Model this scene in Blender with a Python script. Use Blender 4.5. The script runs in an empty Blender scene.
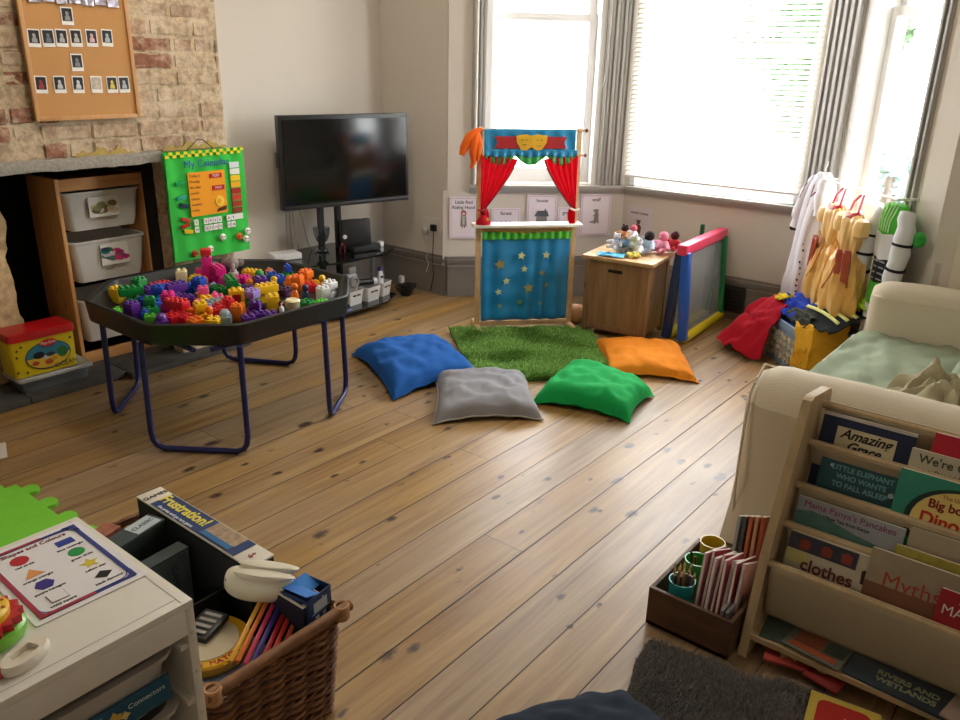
import bpy, bmesh, math, random
from mathutils import Vector as V, Matrix as M4, noise
PI = math.pi
S = bpy.context.scene
COL = S.collection
R = random.Random(7)

# ------------------------------------------------------------------ materials
def lin(h):
    h = h.lstrip('#'); o = []
    for i in (0, 2, 4):
        c = int(h[i:i+2], 16)/255
        o.append(c/12.92 if c <= .04045 else ((c+.055)/1.055)**2.4)
    return (*o, 1)
MATS = {}
def mat(name, col, rough=.6, metal=0, var=.12, scale=30, bump=0., stretch=(1,1,1), spec=.5, sheen=0, alpha=None, trans=0, coat=0, sub=0):
    if name in MATS: return MATS[name]
    m = bpy.data.materials.new(name); m.use_nodes = True
    n = m.node_tree.nodes; l = m.node_tree.links; b = n['Principled BSDF']
    b.inputs['Roughness'].default_value = rough; b.inputs['Metallic'].default_value = metal
    b.inputs['Specular IOR Level'].default_value = spec
    b.inputs['Sheen Weight'].default_value = sheen
    b.inputs['Coat Weight'].default_value = coat
    if trans: b.inputs['Transmission Weight'].default_value = trans
    if alpha is not None: b.inputs['Alpha'].default_value = alpha
    tc = n.new('ShaderNodeTexCoord'); mp = n.new('ShaderNodeMapping'); mp.inputs['Scale'].default_value = stretch
    no = n.new('ShaderNodeTexNoise'); no.inputs['Scale'].default_value = scale; no.inputs['Detail'].default_value = 4
    l.new(tc.outputs['Object'], mp.inputs[0]); l.new(mp.outputs[0], no.inputs['Vector'])
    mx = n.new('ShaderNodeMix'); mx.data_type = 'RGBA'; c = lin(col)
    mx.inputs[6].default_value = tuple(x*(1-var) for x in c[:3])+(1,)
    mx.inputs[7].default_value = tuple(min(1, x*(1+var)) for x in c[:3])+(1,)
    l.new(no.outputs['Fac'], mx.inputs[0]); l.new(mx.outputs[2], b.inputs['Base Color'])
    if bump:
        bp = n.new('ShaderNodeBump'); bp.inputs['Strength'].default_value = min(1, bump); bp.inputs['Distance'].default_value = .004*max(1, bump)
        l.new(no.outputs['Fac'], bp.inputs['Height']); l.new(bp.outputs[0], b.inputs['Normal'])
    MATS[name] = m
    return m
def plastic(h, rough=.32): return mat('plastic_'+h.strip('#'), h, rough, var=.04, coat=.15)
def paper(h): return mat('paper_'+h.strip('#'), h, .7, var=.03, scale=60)
def cloth(h, rough=.85, var=.12, sc=250): return mat('cloth_'+h.strip('#'), h, rough, var=var, scale=sc, bump=.35, sheen=.0, spec=.25)
def satin(h): return mat('satin_'+h.strip('#'), h, .34, var=.12, scale=22, sheen=.2, spec=.6)

def wood(name, a, b_, rough=.5, axis='x', knots=.5, scale=1.):
    if name in MATS: return MATS[name]
    m = bpy.data.materials.new(name); m.use_nodes = True
    n = m.node_tree.nodes; l = m.node_tree.links; b = n['Principled BSDF']; b.inputs['Roughness'].default_value = rough
    tc = n.new('ShaderNodeTexCoord'); mp = n.new('ShaderNodeMapping')
    st = dict(x=(1.2, 14, 14), y=(14, 1.2, 14), z=(14, 14, 1.2))[axis]
    mp.inputs['Scale'].default_value = tuple(s*scale for s in st)
    l.new(tc.outputs['Object'], mp.inputs[0])
    no = n.new('ShaderNodeTexNoise'); no.inputs['Scale'].default_value = 3; no.inputs['Detail'].default_value = 6; no.inputs['Distortion'].default_value = .6
    l.new(mp.outputs[0], no.inputs['Vector'])
    cr = n.new('ShaderNodeValToRGB'); cr.color_ramp.elements[0].position = .3; cr.color_ramp.elements[1].position = .7
    cr.color_ramp.elements[0].color = lin(a); cr.color_ramp.elements[1].color = lin(b_)
    l.new(no.outputs['Fac'], cr.inputs[0])
    mp2 = n.new('ShaderNodeMapping'); mp2.inputs['Scale'].default_value = dict(x=(5, 9, 9), y=(9, 5, 9), z=(9, 9, 5))[axis]
    l.new(tc.outputs['Object'], mp2.inputs[0])
    vo = n.new('ShaderNodeTexVoronoi'); vo.inputs['Scale'].default_value = 1.; l.new(mp2.outputs[0], vo.inputs['Vector'])
    kr = n.new('ShaderNodeValToRGB'); kr.color_ramp.elements[0].position = .06; kr.color_ramp.elements[1].position = .13
    kr.color_ramp.elements[0].color = (knots, knots, knots, 1); kr.color_ramp.elements[1].color = (0, 0, 0, 1)
    l.new(vo.outputs['Distance'], kr.inputs[0])
    mx = n.new('ShaderNodeMix'); mx.data_type = 'RGBA'; l.new(kr.outputs[0], mx.inputs[0]); l.new(cr.outputs[0], mx.inputs[6])
    mx.inputs[7].default_value = lin('#4a2a14'); l.new(mx.outputs[2], b.inputs['Base Color'])
    MATS[name] = m
    return m

def floor_mat():
    m = bpy.data.materials.new('old_pine_floorboards'); m.use_nodes = True
    n = m.node_tree.nodes; l = m.node_tree.links; b = n['Principled BSDF']
    tc = n.new('ShaderNodeTexCoord'); sx = n.new('ShaderNodeSeparateXYZ'); l.new(tc.outputs['Object'], sx.inputs[0])
    def mth(op, a=None, b2=None, c=None):
        k = n.new('ShaderNodeMath'); k.operation = op
        for i, v in enumerate((a, b2, c)):
            if v is None: continue
            if isinstance(v, (int, float)): k.inputs[i].default_value = v
            else: l.new(v, k.inputs[i])
        return k.outputs[0]
    yy = mth('DIVIDE', mth('SUBTRACT', sx.outputs['Y'], .7885), .1597)
    idx = mth('FLOOR', yy); fr = mth('SUBTRACT', yy, idx)
    edge = mth('MINIMUM', fr, mth('SUBTRACT', 1., fr))
    wn = n.new('ShaderNodeTexWhiteNoise'); wn.noise_dimensions = '1D'; l.new(idx, wn.inputs['W'])
    wv = wn.outputs['Value']
    # end joints
    xj = mth('ADD', mth('DIVIDE', sx.outputs['X'], 9.), mth('MULTIPLY', wv, 7.3)); xi = mth('FLOOR', xj); xf = mth('SUBTRACT', xj, xi)
    jd = mth('MULTIPLY', mth('MINIMUM', xf, mth('SUBTRACT', 1., xf)), 9.)
    wn2 = n.new('ShaderNodeTexWhiteNoise'); wn2.noise_dimensions = '2D'
    cb = n.new('ShaderNodeCombineXYZ'); l.new(idx, cb.inputs[0]); l.new(xi, cb.inputs[1]); l.new(cb.outputs[0], wn2.inputs['Vector'])
    wv2 = wn2.outputs['Value']
    gapw = mth('MULTIPLY_ADD', wv, .016, .011)
    gap = mth('SUBTRACT', 1., mth('SMOOTH_MIN', 1., mth('DIVIDE', edge, gapw), 0.0))
    gap2 = mth('LESS_THAN', jd, .0012)
    g = mth('MAXIMUM', mth('MULTIPLY', mth('GREATER_THAN', gap, 0.0), mth('MULTIPLY', gap, 1.3)), gap2)
    g = mth('MINIMUM', g, 1.)
    # grain
    cx = n.new('ShaderNodeCombineXYZ')
    l.new(mth('MULTIPLY_ADD', sx.outputs['X'], 1.4, mth('MULTIPLY', wv, 31.)), cx.inputs[0])
    l.new(mth('MULTIPLY', sx.outputs['Y'], 26.), cx.inputs[1]); l.new(wv2, cx.inputs[2])
    no = n.new('ShaderNodeTexNoise'); no.inputs['Scale'].default_value = 1.; no.inputs['Detail'].default_value = 7; no.inputs['Roughness'].default_value = .62; no.inputs['Distortion'].default_value = .7
    l.new(cx.outputs[0], no.inputs['Vector'])
    cr = n.new('ShaderNodeValToRGB'); e = cr.color_ramp.elements
    e[0].position = .28; e[0].color = lin('#7c5a37'); e[1].position = .62; e[1].color = lin('#a98959')
    x = cr.color_ramp.elements.new(.8); x.color = lin('#bfa174')
    l.new(no.outputs['Fac'], cr.inputs[0])
    # per board tint
    hs = n.new('ShaderNodeHueSaturation'); l.new(cr.outputs[0], hs.inputs['Color'])
    l.new(mth('MULTIPLY_ADD', wv2, .16, .90), hs.inputs['Value']); l.new(mth('MULTIPLY_ADD', wv, .3, .82), hs.inputs['Saturation'])
    # wear: large blotches greyer
    nb = n.new('ShaderNodeTexNoise'); nb.inputs['Scale'].default_value = 2.2; nb.inputs['Detail'].default_value = 5; l.new(tc.outputs['Object'], nb.inputs['Vector'])
    rb = n.new('ShaderNodeValToRGB'); rb.color_ramp.elements[0].position = .45; rb.color_ramp.elements[1].position = .75
    rb.color_ramp.elements[1].color = (.45, .45, .45, 1); l.new(nb.outputs['Fac'], rb.inputs[0])
    mw = n.new('ShaderNodeMix'); mw.data_type = 'RGBA'; l.new(rb.outputs[0], mw.inputs[0]); l.new(hs.outputs[0], mw.inputs[6]); mw.inputs[7].default_value = lin('#a38d74')
    # knots
    def knots(sc, rad, seed, thr):
        k = n.new('ShaderNodeCombineXYZ')
        l.new(mth('MULTIPLY', sx.outputs['X'], sc*.55), k.inputs[0]); l.new(mth('MULTIPLY', sx.outputs['Y'], sc), k.inputs[1]); k.inputs[2].default_value = seed
        nd = n.new('ShaderNodeTexNoise'); nd.inputs['Scale'].default_value = 45; l.new(tc.outputs['Object'], nd.inputs['Vector'])
        vo = n.new('ShaderNodeTexVoronoi'); vo.inputs['Scale'].default_value = 1.; vo.inputs['Randomness'].default_value = 1.; l.new(k.outputs[0], vo.inputs['Vector'])
        d = mth('ADD', vo.outputs['Distance'], mth('MULTIPLY', mth('SUBTRACT', nd.outputs['Fac'], .5), rad*1.2))
        sc2 = n.new('ShaderNodeSeparateColor'); l.new(vo.outputs['Color'], sc2.inputs[0])
        r = mth('MULTIPLY', rad, mth('MULTIPLY_ADD', sc2.outputs['Green'], .9, .45))
        s = n.new('ShaderNodeMapRange'); s.interpolation_type = 'SMOOTHSTEP'; l.new(d, s.inputs['Value']); l.new(mth('MULTIPLY', r, .5), s.inputs['From Min']); l.new(mth('MULTIPLY', r, 1.3), s.inputs['From Max'])
        s.inputs['To Min'].default_value = 1; s.inputs['To Max'].default_value = 0
        return mth('MULTIPLY', s.outputs['Result'], mth('GREATER_THAN', sc2.outputs['Red'], thr))
    kk = mth('MAXIMUM', knots(7., .12, 3.3, .15), knots(12., .15, 8.1, .2))
    kk = mth('MULTIPLY', kk, .92)
    mk = n.new('ShaderNodeMix'); mk.data_type = 'RGBA'; l.new(kk, mk.inputs[0]); l.new(mw.outputs[2], mk.inputs[6]); mk.inputs[7].default_value = lin('#2e190e')
    mg = n.new('ShaderNodeMix'); mg.data_type = 'RGBA'; l.new(g, mg.inputs[0]); l.new(mk.outputs[2], mg.inputs[6]); mg.inputs[7].default_value = lin('#1c130d')
    l.new(mg.outputs[2], b.inputs['Base Color'])
    l.new(mth('MULTIPLY_ADD', nb.outputs['Fac'], .26, .27), b.inputs['Roughness'])
    bp = n.new('ShaderNodeBump'); bp.inputs['Strength'].default_value = .5; bp.inputs['Distance'].default_value = .003
    l.new(mth('SUBTRACT', mth('MULTIPLY', no.outputs['Fac'], .35), g), bp.inputs['Height']); l.new(bp.outputs[0], b.inputs['Normal'])
    b.inputs['Coat Weight'].default_value = .05; b.inputs['Coat Roughness'].default_value = .25
    return m

def glassy(name, tint='#ffffff', gl=.08, rough=.03):
    if name in MATS: return MATS[name]
    m = bpy.data.materials.new(name); m.use_nodes = True; n = m.node_tree.nodes; l = m.node_tree.links
    n.remove(n['Principled BSDF']); o = n['Material Output']
    t = n.new('ShaderNodeBsdfTransparent'); t.inputs[0].default_value = lin(tint)
    g = n.new('ShaderNodeBsdfGlossy'); g.inputs['Roughness'].default_value = rough
    fr = n.new('ShaderNodeLayerWeight'); fr.inputs[0].default_value = .15
    ad = n.new('ShaderNodeMath'); ad.operation = 'MULTIPLY_ADD'; ad.inputs[1].default_value = .6; ad.inputs[2].default_value = gl; l.new(fr.outputs['Fresnel'], ad.inputs[0])
    x = n.new('ShaderNodeMixShader'); l.new(ad.outputs[0], x.inputs[0]); l.new(t.outputs[0], x.inputs[1]); l.new(g.outputs[0], x.inputs[2])
    l.new(x.outputs[0], o.inputs[0]); MATS[name] = m
    return m
def translucent(name, h, frac=.5, rough=.8, alpha=1):
    if name in MATS: return MATS[name]
    m = bpy.data.materials.new(name); m.use_nodes = True; n = m.node_tree.nodes; l = m.node_tree.links
    b = n['Principled BSDF']; b.inputs['Base Color'].default_value = lin(h); b.inputs['Roughness'].default_value = rough
    t = n.new('ShaderNodeBsdfTranslucent'); t.inputs[0].default_value = lin(h)
    x = n.new('ShaderNodeMixShader'); x.inputs[0].default_value = frac; l.new(b.outputs[0], x.inputs[1]); l.new(t.outputs[0], x.inputs[2])
    out = x.outputs[0]
    if alpha < 1:
        tr = n.new('ShaderNodeBsdfTransparent'); y = n.new('ShaderNodeMixShader'); y.inputs[0].default_value = alpha
        l.new(tr.outputs[0], y.inputs[1]); l.new(out, y.inputs[2]); out = y.outputs[0]
    l.new(out, n['Material Output'].inputs[0]); MATS[name] = m
    return m

WHITE = mat('white_paint', '#ebe8e2', .4, var=.03)
WALL = mat('greige_wall_paint', '#d6cec2', .85, var=.04, scale=3)
SKIRT = mat('grey_brown_woodwork_paint', '#857d74', .45, var=.05, scale=8)
CASING = mat('grey_casing_paint', '#a9a6a0', .45, var=.05, scale=8)
BLACK = mat('black_plastic', '#141416', .38, var=.1)
DARK = mat('near_black_matt', '#15110e', .95, var=.3)  # near-black for the fireplace recess and the pine unit's back
PINE = wood('pine', '#c98d52', '#dba468', .5, 'z')
PINEX = wood('pine_x', '#c98d52', '#dba468', .5, 'x')
BIRCH = wood('pale_wood', '#c9a273', '#dab98c', .5, 'z', knots=.1)
CREAM = cloth('#d8cdb8', var=.05)

# ------------------------------------------------------------------ mesh builder
class MB:
    def __init__(s): s.bm = bmesh.new(); s.mi = 0; s.n0 = 0
    def _set(s, faces, mi=None):
        for f in faces: f.material_index = s.mi if mi is None else mi; f.smooth = False
    def box(s, c, d, rot=None, bev=0, mi=None, seg=2):
        b = bmesh.new(); bmesh.ops.create_cube(b, size=1)
        bmesh.ops.scale(b, vec=V(d), verts=b.verts)
        if bev: bmesh.ops.bevel(b, geom=b.edges[:], offset=bev, segments=seg, profile=.6, affect='EDGES')
        T = M4.Translation(V(c)) @ (rot.to_4x4() if rot is not None else M4.Identity(4))
        s.merge(b, T, mi, smooth=bool(bev)); return s
    def merge(s, b, T, mi=None, smooth=False):
        vm = {}
        for v in b.verts: vm[v] = s.bm.verts.new(T @ v.co)
        for f in b.faces:
            try: g = s.bm.faces.new([vm[v] for v in f.verts])
            except ValueError: continue
            g.material_index = s.mi if mi is None else mi; g.smooth = smooth
        b.free()
    def b2(s, x0, x1, y0, y1, z0, z1, bev=0, mi=None):
        return s.box(((x0+x1)/2, (y0+y1)/2, (z0+z1)/2), (abs(x1-x0), abs(y1-y0), abs(z1-z0)), None, bev, mi)
    def rings(s, rings, close=True, cap=True, mi=None, smooth=True):
        vs = [[s.bm.verts.new(V(p)) for p in r] for r in rings]
        n = len(vs[0]); fs = []
        for a, b in zip(vs[:-1], vs[1:]):
            for i in range(n if close else n-1):
                j = (i+1) % n
                try: fs.append(s.bm.faces.new((a[i], a[j], b[j], b[i])))
                except ValueError: pass
        if cap and close:
            for r, rev in ((vs[0], True), (vs[-1], False)):
                try: fs.append(s.bm.faces.new(list(reversed(r)) if rev else r))
                except ValueError: pass
        for f in fs: f.material_index = s.mi if mi is None else mi; f.smooth = smooth
        return s
    def tube(s, pts, r, seg=8, mi=None, closed=False):
        pts = [V(p) for p in pts]; rr = r if isinstance(r, (list, tuple)) else [r]*len(pts); out = []
        up = V((0, 0, 1)); prev = None
        for i, p in enumerate(pts):
            a = pts[max(0, i-1)]; b = pts[min(len(pts)-1, i+1)]
            if closed: a = pts[i-1]; b = pts[(i+1) % len(pts)]
            d = (b-a).normalized() if (b-a).length > 1e-9 else V((0, 0, 1))
            if prev is None: u = d.cross(up if abs(d.z) < .9 else V((1, 0, 0))).normalized()
            else: u = (prev-d*prev.dot(d)).normalized()
            prev = u; w = d.cross(u)
            out.append([p+(u*math.cos(2*PI*k/seg)+w*math.sin(2*PI*k/seg))*rr[i] for k in range(seg)])
        if closed: out.append(out[0])
        return s.rings(out, cap=not closed, mi=mi)
    def cyl(s, p0, p1, r, seg=16, mi=None, r1=None): return s.tube([p0, p1], [r, r if r1 is None else r1], seg, mi)
    def lathe(s, prof, c=(0, 0, 0), seg=20, mi=None, sx=1, sy=1):
        c = V(c)
        return s.rings([[c+V((max(r, 1e-4)*sx*math.cos(2*PI*k/seg), max(r, 1e-4)*sy*math.sin(2*PI*k/seg), z)) for k in range(seg)] for r, z in prof], mi=mi)
    def ball(s, c, r, seg=14, mi=None, sz=1, sx=1, sy=1):
        return s.lathe([(r*math.sin(PI*i/8), -r*sz*math.cos(PI*i/8)) for i in range(9)], c, seg, mi, sx, sy)
    def prism(s, pts, z0, z1, mi=None, T=None):
        T = T or M4.Identity(4)
        a = [s.bm.verts.new(T @ V((x, y, z0))) for x, y in pts]; b = [s.bm.verts.new(T @ V((x, y, z1))) for x, y in pts]
        n = len(pts); fs = [s.bm.faces.new(list(reversed(a))), s.bm.faces.new(b)]
        for i in range(n): fs.append(s.bm.faces.new((a[i], a[(i+1) % n], b[(i+1) % n], b[i])))
        for f in fs: f.material_index = s.mi if mi is None else mi; f.smooth = False
        return s
    def grid(s, f, nu, nv, mi=None, smooth=True, thick=None):
        g = [[s.bm.verts.new(V(f(i/nu, j/nv))) for j in range(nv+1)] for i in range(nu+1)]
        for i in range(nu):
            for j in range(nv):
                q = s.bm.faces.new((g[i][j], g[i+1][j], g[i+1][j+1], g[i][j+1])); q.smooth = smooth; q.material_index = s.mi if mi is None else mi
        return s
    def build(s, name, mats, parent=None, T=None, label=None, sharp=40, fix=True):
        if fix: bmesh.ops.recalc_face_normals(s.bm, faces=s.bm.faces)
        me = bpy.data.meshes.new(name); s.bm.to_mesh(me); s.bm.free()
        for m in (mats if isinstance(mats, (list, tuple)) else [mats]): me.materials.append(m)
        o = bpy.data.objects.new(name, me); COL.objects.link(o)
        try: me.set_sharp_from_angle(angle=math.radians(sharp))
        except Exception: pass
        if parent is not None: o.parent = parent
        if T is not None: o.matrix_local = T
        if label: o['label'] = label
        return o

def tag(o, label, cat, group=None, kind=None):
    o['label'] = label; o['category'] = cat
    if group: o['group'] = group
    if kind: o['kind'] = kind
    return o
def thing(name, label, cat, loc=(0, 0, 0), rz=0, group=None, T=None):
    o = bpy.data.objects.new(name, None); COL.objects.link(o); o.empty_display_size = .05
    if T is not None: o.matrix_world = T
    else: o.location = loc; o.rotation_euler = (0, 0, rz)
    return tag(o, label, cat, group)
def struct(name, mb, m):
    o = mb.build(name, m); o['kind'] = 'structure'; return o
def fr(o, n, up=(0, 0, 1), tilt=0):
    """frame: local x right, y up, z toward the viewer along n"""
    n = V(n).normalized(); up = V(up); u = up.cross(n).normalized(); v = n.cross(u)
    T = M4((( u.x, v.x, n.x, o[0]), (u.y, v.y, n.y, o[1]), (u.z, v.z, n.z, o[2]), (0, 0, 0, 1)))
    return T @ M4.Rotation(tilt, 4, 'Z')
def text(s, size, m, parent, x=0, y=0, z=.001, rot=0, align='CENTER', ext=.0004, name='lettering', sx=1, bold=0, shear=0):
    c = bpy.data.curves.new('txt', 'FONT'); c.body = s; c.size = size; c.align_x = align; c.align_y = 'CENTER'; c.extrude = ext; c.offset = 0 if 'M' in s else bold; c.shear = shear
    o = bpy.data.objects.new('txt', c); COL.objects.link(o); dg = bpy.context.evaluated_depsgraph_get()
    me = bpy.data.meshes.new_from_object(o.evaluated_get(dg)); bpy.data.objects.remove(o)
    q = bpy.data.objects.new(name, me); COL.objects.link(q); me.materials.clear(); me.materials.append(m); me.name = name
    q.parent = parent; q.matrix_local = M4.Translation((x, y, z)) @ M4.Rotation(rot, 4, 'Z') @ M4.Diagonal((sx, 1, 1, 1)); return q
def circ(r, n=20, cx=0, cy=0, ry=None, a0=0): return [(cx+r*math.cos(a0+2*PI*k/n), cy+(ry or r)*math.sin(a0+2*PI*k/n)) for k in range(n)]
def star(r, cx=0, cy=0, n=5, q=.45, a0=PI/2): return [(cx+(r if k % 2 == 0 else r*q)*math.cos(a0+PI*k/n), cy+(r if k % 2 == 0 else r*q)*math.sin(a0+PI*k/n)) for k in range(2*n)]
def rect(x0, x1, y0, y1): return [(x0, y0), (x1, y0), (x1, y1), (x0, y1)]
def rrect(w, h, r, n=4, cx=0, cy=0):
    o = []
    for sx, sy, a in ((1, 1, 0), (-1, 1, PI/2), (-1, -1, PI), (1, -1, 1.5*PI)):
        for k in range(n+1): o.append((cx+sx*(w/2-r)+r*math.cos(a+k*PI/2/n), cy+sy*(h/2-r)+r*math.sin(a+k*PI/2/n)))
    return o
def flat(name, pts, m, parent, z=.0006, t=.0008, label=None, T=None):
    return MB().prism(pts, z, z+t).build(name, m, parent, T, label)
def nz(p, s=1., o=0): return noise.noise(V(p)*s+V((o, o*1.7, o*.3)))

# ------------------------------------------------------------------ camera
cam = bpy.data.cameras.new('camera'); co = bpy.data.objects.new('camera', cam); COL.objects.link(co); S.camera = co
cam.sensor_width = 36; cam.lens = 800/960*36; cam.clip_start = .02
f_, pi_, ro_, ya_ = 800., .35602, .02214, .66915
cp, sp, cr_, sr_ = math.cos(pi_), math.sin(pi_), math.cos(ro_), math.sin(ro_)
def rl(x, y, z): return V((cr_*x-sr_*y, sr_*x+cr_*y, z))
up_ = rl(0, -cp, -sp); fh = rl(0, -sp, cp); rt = rl(1, 0, 0)
X_ = math.cos(ya_)*fh+math.sin(ya_)*rt; Y_ = math.sin(ya_)*fh-math.cos(ya_)*rt
cx_ = V((X_.x, Y_.x, up_.x)); cy_ = V((X_.y, Y_.y, up_.y)); cz_ = V((X_.z, Y_.z, up_.z))
rx, ry, rz = cx_, -cy_, -cz_
co.matrix_world = M4(((rx.x, ry.x, rz.x, 0), (rx.y, ry.y, rz.y, 0), (rx.z, ry.z, rz.z, 1.5), (0, 0, 0, 1)))

# ------------------------------------------------------------------ room shell
CEIL = 2.75
struct('floor', MB().b2(-2.0, 5.15, -1.2, 4.45, -.05, 0), floor_mat())
struct('ceiling', MB().b2(-2.0, 5.3, -1.3, 4.5, CEIL, CEIL+.05), mat('ceiling_white', '#e8e4dc', .9, var=.02))
# alcove back wall and front wall pieces
struct('wall_alcove', MB().b2(2.4, 4.1, 4.065, 4.16, 0, CEIL), WALL)
struct('wall_front_left', MB().b2(4.0, 4.1, 3.47, 4.07, 0, CEIL), WALL)
struct('wall_front_right', MB().b2(4.0, 4.1, -1.0, .61, 0, CEIL), WALL)
struct('wall_right', MB().b2(-2.0, 4.1, -1.1, -1.0, 0, CEIL), WALL)
mb = MB(); mb.b2(-2.0, -1.9, -1.0, 3.7, 0, CEIL)
struct('wall_back', mb, WALL)
struct('wall_left', MB().b2(-2.0, .92, 3.68, 3.8, 0, CEIL), WALL)

def segframe(A, B):
    A = V((*A, 0)); B = V((*B, 0)); u = (B-A).normalized(); n = V((u.y, -u.x, 0))  # n points outward
    return A, u, n
def segbox(mb, seg, s0, s1, z0, z1, d0, d1, bev=0, mi=None):
    A, u, n = seg; rot = M4((( u.x, n.x, 0), (u.y, n.y, 0), (0, 0, 1))).to_3x3() if False else None
    c = A+u*(s0+s1)/2+n*(d0+d1)/2+V((0, 0, (z0+z1)/2))
    from mathutils import Matrix
    Rm = Matrix(((u.x, n.x, 0), (u.y, n.y, 0), (0, 0, 1)))
    mb.box(c, (abs(s1-s0), abs(d1-d0), abs(z1-z0)), Rm, bev, mi)
# Outward normal check: diag left A(4,3.465)->B(4.84,2.625): u=(.7,-.7) ; outward = (+,+)
def seg(A, B, out):
    A = V((*A, 0)); B = V((*B, 0)); u = (B-A).normalized(); n = V((u.y, -u.x, 0))
    if n.dot(V((*out, 0))) < 0: n = -n
    return (A, u, n)
SL = seg((4.0, 3.465), (4.84, 2.625), (1, 1)); SC = seg((4.84, 2.625), (4.84, 1.45), (1, 0)); SR = seg((4.84, 1.45), (4.0, .61), (1, -1))
LL = 1.188; LC = 1.175; ZS = .73; ZH = 2.45
for nm, sg, L, o0, o1 in (('wall_bay_left', SL, LL, .235, .985), ('wall_bay_centre', SC, LC, .03, LC-.03), ('wall_bay_right', SR, LL, .31, .945)):
    m_ = MB(); segbox(m_, sg, -.03 if sg is not SC else -.02, L+.03, 0, ZS-.02, 0, .12)
    segbox(m_, sg, 0, L, ZH, CEIL, 0, .12); segbox(m_, sg, 0, o0, ZS-.02, ZH, 0, .12); segbox(m_, sg, o1, L, ZS-.02, ZH, 0, .12)
    struct(nm, m_, WALL)
# sill: one continuous moulded board following the bay
def bayline(off):
    # polyline offset inward by off
    pts = []
    A = V((4.0, 3.465)); B = V((4.84, 2.625)); C = V((4.84, 1.45)); D = V((4.0, .61))
    k = off*math.tan(math.radians(22.5))
    nA = V((-.7071, -.7071)); nD = V((-.7071, .7071))
    return [A+nA*off, V((4.84-off, 2.625-k)), V((4.84-off, 1.45+k)), D+nD*off]
def baystrip(mb, off0, off1, z0, z1, ext=0, mi=None):
    a = bayline(off0); b = bayline(off1)
    for i in range(3):
        q = [a[i], a[i+1], b[i+1], b[i]]
        mb.prism([(p.x, p.y) for p in q], z0, z1, mi=mi)
mb = MB()
sill_s0 = .10
a, b = bayline(-.13), bayline(.045)
for (z0, z1, o) in ((.735, .752, .05), (.718, .735, .035), (.70, .718, .018)):
    a, b = bayline(-.02), bayline(o)
    for i in range(3):
        p0, p1, q0, q1 = a[i], a[i+1], b[i], b[i+1]
        if i == 0: t = .12; p0 = p0.lerp(p1, t); q0 = q0.lerp(q1, t)
        if i == 2: t = .84; p1 = p0.lerp(p1, t); q1 = q0.lerp(q1, t)
        mb.prism([(p.x, p.y) for p in (p0, p1, q1, q0)], z0, z1)
struct('trim_1', mb, CASING)
# skirting with moulded cap lines
def skirt_prof(): return ((0, .20, .022), (.20, .212, .03), (.212, .236, .016), (.236, .256, .026), (.256, .272, .014))
mb = MB()
for z0, z1, o in skirt_prof(): baystrip(mb, 0, o, z0, z1)
struct('baseboard_bay', mb, SKIRT)
mb = MB()
for z0, z1, o in skirt_prof(): mb.b2(4.0-o, 4.0, 3.465, 4.065, z0, z1)
struct('baseboard_front_left', mb, SKIRT)
mb = MB()
for z0, z1, o in skirt_prof(): mb.b2(4.0-o, 4.0, -1.0, .61, z0, z1)
struct('baseboard_front_right', mb, SKIRT)
mb = MB()
for z0, z1, o in skirt_prof(): mb.b2(2.515, 3.98, 4.065-o, 4.065, z0, z1)
struct('baseboard_alcove', mb, SKIRT)

# ribbed casings
def ribs(mb, sg, s0, s1, n, z0=.752, z1=ZH):
    segbox(mb, sg, s0, s1, z0, z1, -.012, 0)
    w = (s1-s0)/n
    for k in range(n):
        a = s0+k*w
        segbox(mb, sg, a+w*.15, a+w*.85, z0, z1, -.012-(.018 if k % 2 == 0 else .008), -.012, bev=.003)
mb = MB(); ribs(mb, SL, .15, .235, 4); struct('trim_2', mb, CASING)
mb = MB(); ribs(mb, SL, .985, 1.165, 7); struct('trim_3', mb, CASING)
mb = MB(); ribs(mb, SR, .02, .31, 9); struct('trim_4', mb, CASING)
mb = MB(); ribs(mb, SR, .945, 1.0, 2); struct('trim_5', mb, CASING)
mb = MB()
for sg, L in ((SL, LL), (SC, LC), (SR, LL)): segbox(mb, sg, .02, L-.02, ZH-.02, ZH+.1, -.03, 0)
struct('trim_6', mb, CASING)

GLASS = glassy('window_glass', gl=.02)
FRAMEW = mat('window_frame_white', '#f1f0ee', .35, var=.02)
def window(name, sg, o0, o1, meet, jl=.035, jr=.035):
    root = bpy.data.objects.new(name, None); COL.objects.link(root); root['kind'] = 'structure'
    m_ = MB()
    # box frame lining the reveal
    for a, b in ((o0, o0+jl), (o1-jr, o1)): segbox(m_, sg, a, b, ZS, ZH, .0, .19)
    segbox(m_, sg, o0, o1, ZS, ZS+.03, .0, .19); segbox(m_, sg, o0, o1, ZH-.03, ZH, .0, .19)
    m_.build('window_frame', FRAMEW, root)
    a, b = o0+jl, o1-jr
    m_ = MB(); st = .05
    segbox(m_, sg, a, a+st, ZS+.03, meet, .10, .14, .004); segbox(m_, sg, b-st, b, ZS+.03, meet, .10, .14, .004)
    segbox(m_, sg, a+st, b-st, ZS+.03, ZS+.12, .10, .14, .004); segbox(m_, sg, a+st, b-st, meet-.045, meet, .10, .14, .004)
    lower = m_.build('lower_sash', FRAMEW, root)
    m_ = MB(); segbox(m_, sg, a+st, b-st, ZS+.12, meet-.045, .118, .122); m_.build('pane', GLASS, lower)
    m_ = MB()
    segbox(m_, sg, a, a+st, meet-.05, ZH-.03, .142, .18, .004); segbox(m_, sg, b-st, b, meet-.05, ZH-.03, .142, .18, .004)
    segbox(m_, sg, a+st, b-st, meet-.05, meet+.0, .142, .18, .004); segbox(m_, sg, a+st, b-st, ZH-.1, ZH-.03, .142, .18, .004)
    up = m_.build('upper_sash', FRAMEW, root)
    m_ = MB(); segbox(m_, sg, a+st, b-st, meet, ZH-.1, .158, .162); m_.build('pane', GLASS, up)
    return root
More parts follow.
